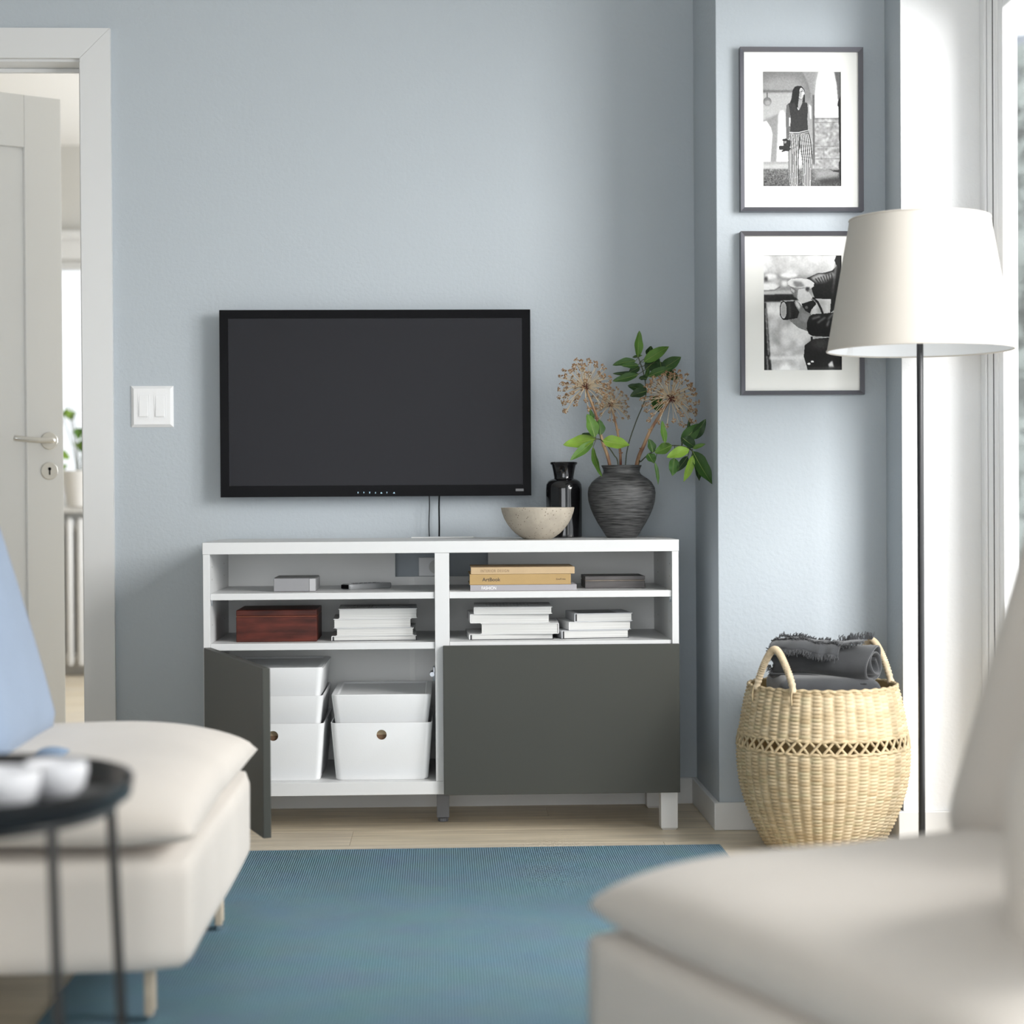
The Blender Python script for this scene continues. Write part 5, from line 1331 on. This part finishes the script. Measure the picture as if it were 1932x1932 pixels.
# ================================================================== RUG
ra_ = onZ(480, 1604, 0.006); rb2 = onZ(1200, 1594, 0.006)
rang = math.atan2(rb2.y-ra_.y, rb2.x-ra_.x)
rx0 = -0.06
ry = ra_.y + (rx0-ra_.x)*math.tan(rang)
rug_m = bpy.data.materials.new('blue_flatweave'); rug_m.use_nodes = True; nt = rug_m.node_tree; MATS['blue_flatweave'] = rug_m
b_ = nt.nodes['Principled BSDF']; b_.inputs['Roughness'].default_value = 0.95; b_.inputs['Specular IOR Level'].default_value = 0.15
tcn = nt.nodes.new('ShaderNodeTexCoord')
wv1 = nt.nodes.new('ShaderNodeTexWave'); wv1.wave_type = 'BANDS'; wv1.bands_direction = 'X'; wv1.inputs['Scale'].default_value = 2*PI/0.0105/20*2; wv1.inputs['Distortion'].default_value = 0.6; wv1.inputs['Detail Scale'].default_value = 3
wv2 = nt.nodes.new('ShaderNodeTexWave'); wv2.wave_type = 'BANDS'; wv2.bands_direction = 'Y'; wv2.inputs['Scale'].default_value = 2*PI/0.008/20*2; wv2.inputs['Distortion'].default_value = 1.2
nz = nt.nodes.new('ShaderNodeTexNoise'); nz.inputs['Scale'].default_value = 9; nz.inputs['Detail'].default_value = 5
for n_ in (wv1, wv2, nz): nt.links.new(tcn.outputs['Object'], n_.inputs['Vector'])
mm = nt.nodes.new('ShaderNodeMath'); mm.operation = 'MULTIPLY_ADD'; mm.inputs[1].default_value = 0.35; nt.links.new(wv2.outputs['Fac'], mm.inputs[0]); nt.links.new(wv1.outputs['Fac'], mm.inputs[2])
cr = nt.nodes.new('ShaderNodeValToRGB'); cr.color_ramp.elements[0].position = 0.15; cr.color_ramp.elements[0].color = (0.078, 0.145, 0.19, 1); cr.color_ramp.elements[1].position = 0.9; cr.color_ramp.elements[1].color = (0.205, 0.33, 0.395, 1)
nt.links.new(mm.outputs[0], cr.inputs['Fac'])
mxn = nt.nodes.new('ShaderNodeMix'); mxn.data_type = 'RGBA'; mxn.blend_type = 'MULTIPLY'; mxn.inputs[0].default_value = 0.25
nt.links.new(cr.outputs['Color'], mxn.inputs[6]); nt.links.new(nz.outputs['Color'], mxn.inputs[7]); nt.links.new(mxn.outputs[2], b_.inputs['Base Color'])
bpn = nt.nodes.new('ShaderNodeBump'); bpn.inputs['Strength'].default_value = 0.6; bpn.inputs['Distance'].default_value = 0.003; nt.links.new(mm.outputs[0], bpn.inputs['Height']); nt.links.new(bpn.outputs[0], b_.inputs['Normal'])
rug = empty('rug', (rx0, ry, 0), 'large blue ribbed flatweave rug on the oak floor', 'rug', rotz=rang)
B('pile', 0, 1.33, -3.4, -0.010, 0.0003, 0.006, rug_m, rug, 0.002)
B('hem', 0, 1.33, -0.0098, 0.0, 0.0003, 0.0052, M('rug_hem', (0.09, 0.20, 0.30), 0.9, var=0.5, vscale=150, stretch=(1, 0.05, 1)), rug, 0.002)

# ================================================================== LEFT SOFA SECTION (faces right)
SX = 0.215; SY0, SY1 = -1.80, -0.86; SDEP = 1.0
so_ = empty('sofa', (SX-SDEP/2, (SY0+SY1)/2, 0), 'beige upholstered sofa seat at left with loose seat cushion', 'sofa')
wd_ = SY1-SY0
bm = bmesh.new(); soft_box(bm, SDEP, wd_, 0.19, 0.035, 0.0, 12, (0, 0, 0.215), 0.0012, 1); obj('base', bm, sofa_m, so_, True)
bm = bmesh.new(); pillow(bm, SDEP+0.015, wd_+0.015, 0.082, 0.035, 34, (0.0, 0, 0.338), 5.0, 0.42, 0.004, 2); obj('seat_cushion', bm, sofa_m, so_, True)
bm = bmesh.new(); soft_box(bm, 0.16, wd_, 0.36, 0.07, 0, 10, (-SDEP/2+0.08, 0, 0.49), 0.002, 4); obj('back_frame', bm, sofa_m, so_, True)
bm = bmesh.new(); pillow(bm, 0.52, wd_-0.05, 0.10, 0.09, 24, (0, 0, 0), 4.0, 0.5, 0.004, 5)
bm.transform(Matrix.Translation((-0.27, 0, 0.63)) @ Matrix.Rotation(math.radians(-72), 4, 'Y')); obj('back_cushion', bm, sofa_m, so_, True)
leg_m = M('birch_leg', (0.50, 0.42, 0.32), 0.5, var=0.2, vscale=20); foot_m = M('nickel_glide', (0.75, 0.75, 0.76), 0.25, metal=1)
ln = onZ(284, 1925, 0.006); lfar = onZ(414, 1752, 0.008)
for x, y in ((ln.x, ln.y), (lfar.x, lfar.y), (SX-SDEP+0.09, ln.y), (SX-SDEP+0.09, lfar.y)):
    X_, Y_ = x-so_.location.x, y-so_.location.y
    bm = bmesh.new(); zb0 = 0.012 if x < SX-0.5 else 0.018
    box(bm, X_-0.007, X_+0.007, Y_-0.02, Y_+0.02, zb0, 0.123, 0.002); lg_ = obj('leg', bm, leg_m, so_)
    bm = bmesh.new(); lathe(bm, [(0.009, 0.0), (0.010, 0.004), (0.008, zb0)], 18, (X_, Y_, 0.0065 if x > SX-0.5 else 0.0003), close_top=True)
    obj('glide', bm, foot_m, lg_, 40)

# blue cushion leaning back on the sofa
cbm = M('light_blue_cotton', (0.25, 0.315, 0.42), 0.9, var=0.05, vscale=8, bump=0.2, bscale=500, sheen=0.2)
cpos = onZ(4, 1432, 0.405)
cu = empty('cushion', (cpos.x-0.045, cpos.y+0.14, 0.405), 'light blue square cushion leaning back on the left sofa', 'cushion')
bm = bmesh.new(); soft_box(bm, 0.48, 0.44, 0.15, 0.035, 0.02, 12, (0.24, 0, 0.0), 0.0012, 8)
bm.transform(Matrix.Rotation(math.radians(-90), 4, 'Y'))
for v in bm.verts: v.co.x += -v.co.z*math.tan(math.radians(16))
bm.transform(Matrix.Translation((-0.0, 0, 0.004)))
obj('cover', bm, cbm, cu, True)
bm = bmesh.new(); pillow(bm, 0.050, 0.07, 0.008, 0.008, 10, (0.140, -0.19, 0.016), 2.0, 0.5, 0.002); obj('corner', bm, M('blue_corner', (0.22, 0.30, 0.42), 0.9), cu, True)

# ================================================================== TRAY TABLE
TZ = 0.505
tc_ = onZ(-106, 1490, TZ); TRX, TRY = tc_.x, tc_.y
tt = empty('tray_table', (TRX, TRY, 0), 'black round metal tray table in front of the left sofa', 'side table')
tray_m = M('black_powder_coat', (0.014, 0.014, 0.015), 0.30, spec=0.6)
bm = bmesh.new(); RT = 0.2235
lathe(bm, [(0.0, TZ-0.018), (RT-0.012, TZ-0.018), (RT-0.003, TZ-0.012), (RT, TZ+0.010), (RT-0.002, TZ+0.012), (RT-0.004, TZ+0.010), (RT-0.008, TZ-0.010), (RT-0.015, TZ-0.0150), (0.0, TZ-0.0150)], 72, close_bottom=False)
bmesh.ops.remove_doubles(bm, verts=bm.verts, dist=1e-5); obj('tray', bm, tray_m, tt, 50)
tops = []
l1 = onZ(104, 1590, TZ-0.03); l2 = onZ(200, 1540, TZ-0.03)
for k, a in enumerate((math.radians(-38), math.radians(10), math.radians(142), math.radians(190))):
    p0 = Vector((0.195*math.cos(a), 0.195*math.sin(a), TZ-0.018)); p1 = Vector((0.215*math.cos(a), 0.215*math.sin(a), 0.0142 if k < 2 else 0.0082))
    bm = bmesh.new(); tube(bm, [p0, p0.lerp(p1, 0.5), p1], 0.0065, 12); o = obj('leg', bm, tray_m, tt, 40)
    bm = bmesh.new(); tube(bm, [p1-Vector((0, 0, 0.0077)), p1+Vector((0, 0, 0.004))], 0.0075, 12); obj('foot', bm, black_m, o, 40)
bm = bmesh.new(); tube(bm, [(0.200*math.cos(a), 0.200*math.sin(a), TZ-0.024) for a in np.linspace(0, 2*PI, 73)], 0.0055, 8, caps=False); obj('support_ring', bm, tray_m, tt, True)
# cups on the tray
cup_m = M('white_porcelain', (0.78, 0.78, 0.80), 0.2, spec=0.6); glaz = glass_mat('tumbler_glass', (0.93, 0.95, 0.96))
def cup(px, py, r, h_, label):
    c = onZ(px, py, TZ-0.0145); e = empty('cup', (c.x, c.y, TZ-0.0148), label, 'cup', 'white cups on the tray')
    bm = bmesh.new(); lathe(bm, [(r*0.50, 0), (r*0.62, 0.004), (r*0.90, h_*0.35), (r, h_*0.75), (r*0.98, h_), (r*0.93, h_), (r*0.94, h_*0.7), (r*0.8, h_*0.3), (0.001, 0.008)], 40, close_top=True); obj('body', bm, cup_m, e, 60)
    bm = bmesh.new(); tube(bm, smooth_path([(r*0.95, 0, h_*0.78), (r*1.35, 0, h_*0.7), (r*1.35, 0, h_*0.35), (r*0.86, 0, h_*0.28)], 16), 0.004, 8); obj('handle', bm, cup_m, e, True)
    e.rotation_euler = (0, 0, 1.6); return e
cup(106, 1507, 0.038, 0.045, 'white cup at the far side of the black tray'); cup(8, 1530, 0.042, 0.048, 'white cup cut off by the left picture edge on the tray')
def spoon(pa, pb, label):
    a = onZ(*pa, TZ-0.0125); b = onZ(*pb, TZ-0.0125); bm = bmesh.new()
    tube(bm, smooth_path([a, a.lerp(b, 0.5)+Vector((0, 0, 0.002)), b], 10), [0.0025]*11 if False else 0.0022, 8)
    o = a; bm2 = bmesh.new(); bmesh.ops.create_uvsphere(bm2, u_segments=16, v_segments=8, radius=1.0)
    bm2.transform(Matrix.Translation(b) @ Matrix.Rotation(math.atan2((b-a).y, (b-a).x), 4, 'Z') @ Matrix.Diagonal((0.018, 0.012, 0.002, 1)))
    me = bpy.data.meshes.new('tmp'); bm2.to_mesh(me); bm2.free(); bm.from_mesh(me)
    tag(obj('teaspoon', bm, foot_m, None, True), label, 'spoon')
spoon((95, 1540), (170, 1508), 'small steel teaspoon lying on the black tray')

# ================================================================== RIGHT ARMCHAIR (rotated, faces left)
AR = math.radians(22.5)
Fp = onZ(1180, 1618, 0.395)
ax = Vector((math.cos(AR), math.sin(AR), 0)); bx_ = Vector((math.sin(AR), -math.cos(AR), 0))
ch = empty('armchair', (Fp.x, Fp.y, 0), 'beige upholstered armchair at right, seen from its side close to the camera', 'armchair', rotz=AR)
# local: +x towards its back, -y towards the camera
bm = bmesh.new(); soft_box(bm, 0.90, 0.78, 0.19, 0.03, 0, 12, (0.40, -0.36, 0.215), 0.0012, 11); obj('base', bm, sofa_m, ch, True)
bm = bmesh.new(); pillow(bm, 0.78, 0.80, 0.074, 0.045, 36, (0.345, -0.375, 0.335), 5.5, 0.43, 0.003, 12); obj('seat_cushion', bm, sofa_m, ch, True)
bm = bmesh.new(); soft_box(bm, 0.56, 0.62, 0.19, 0.065, 0.015, 14, (0, 0, 0), 0.0012, 13)
bm.transform(Matrix.Translation((0.662, -0.28, 0.602)) @ Matrix.Rotation(math.radians(-70), 4, 'Y')); obj('back_cushion', bm, sofa_m, ch, True)
bm = bmesh.new(); soft_box(bm, 0.14, 0.56, 0.52, 0.06, 0, 10, (0.82, -0.26, 0.40), 0.001, 14); obj('back_frame', bm, sofa_m, ch, True)
bm = bmesh.new(); soft_box(bm, 0.74, 0.24, 0.52, 0.085, 0, 12, (0.495, -0.64, 0.37), 0.001, 15); obj('armrest', bm, sofa_m, ch, True)
for x, y in ((0.05, -0.05), (0.05, -0.47), (0.78, -0.05), (0.78, -0.47)):
    bm = bmesh.new(); box(bm, x-0.007, x+0.007, y-0.02, y+0.02, 0.0065 if x < 0.3 else 0.0004, 0.123, 0.002); obj('leg', bm, leg_m, ch)
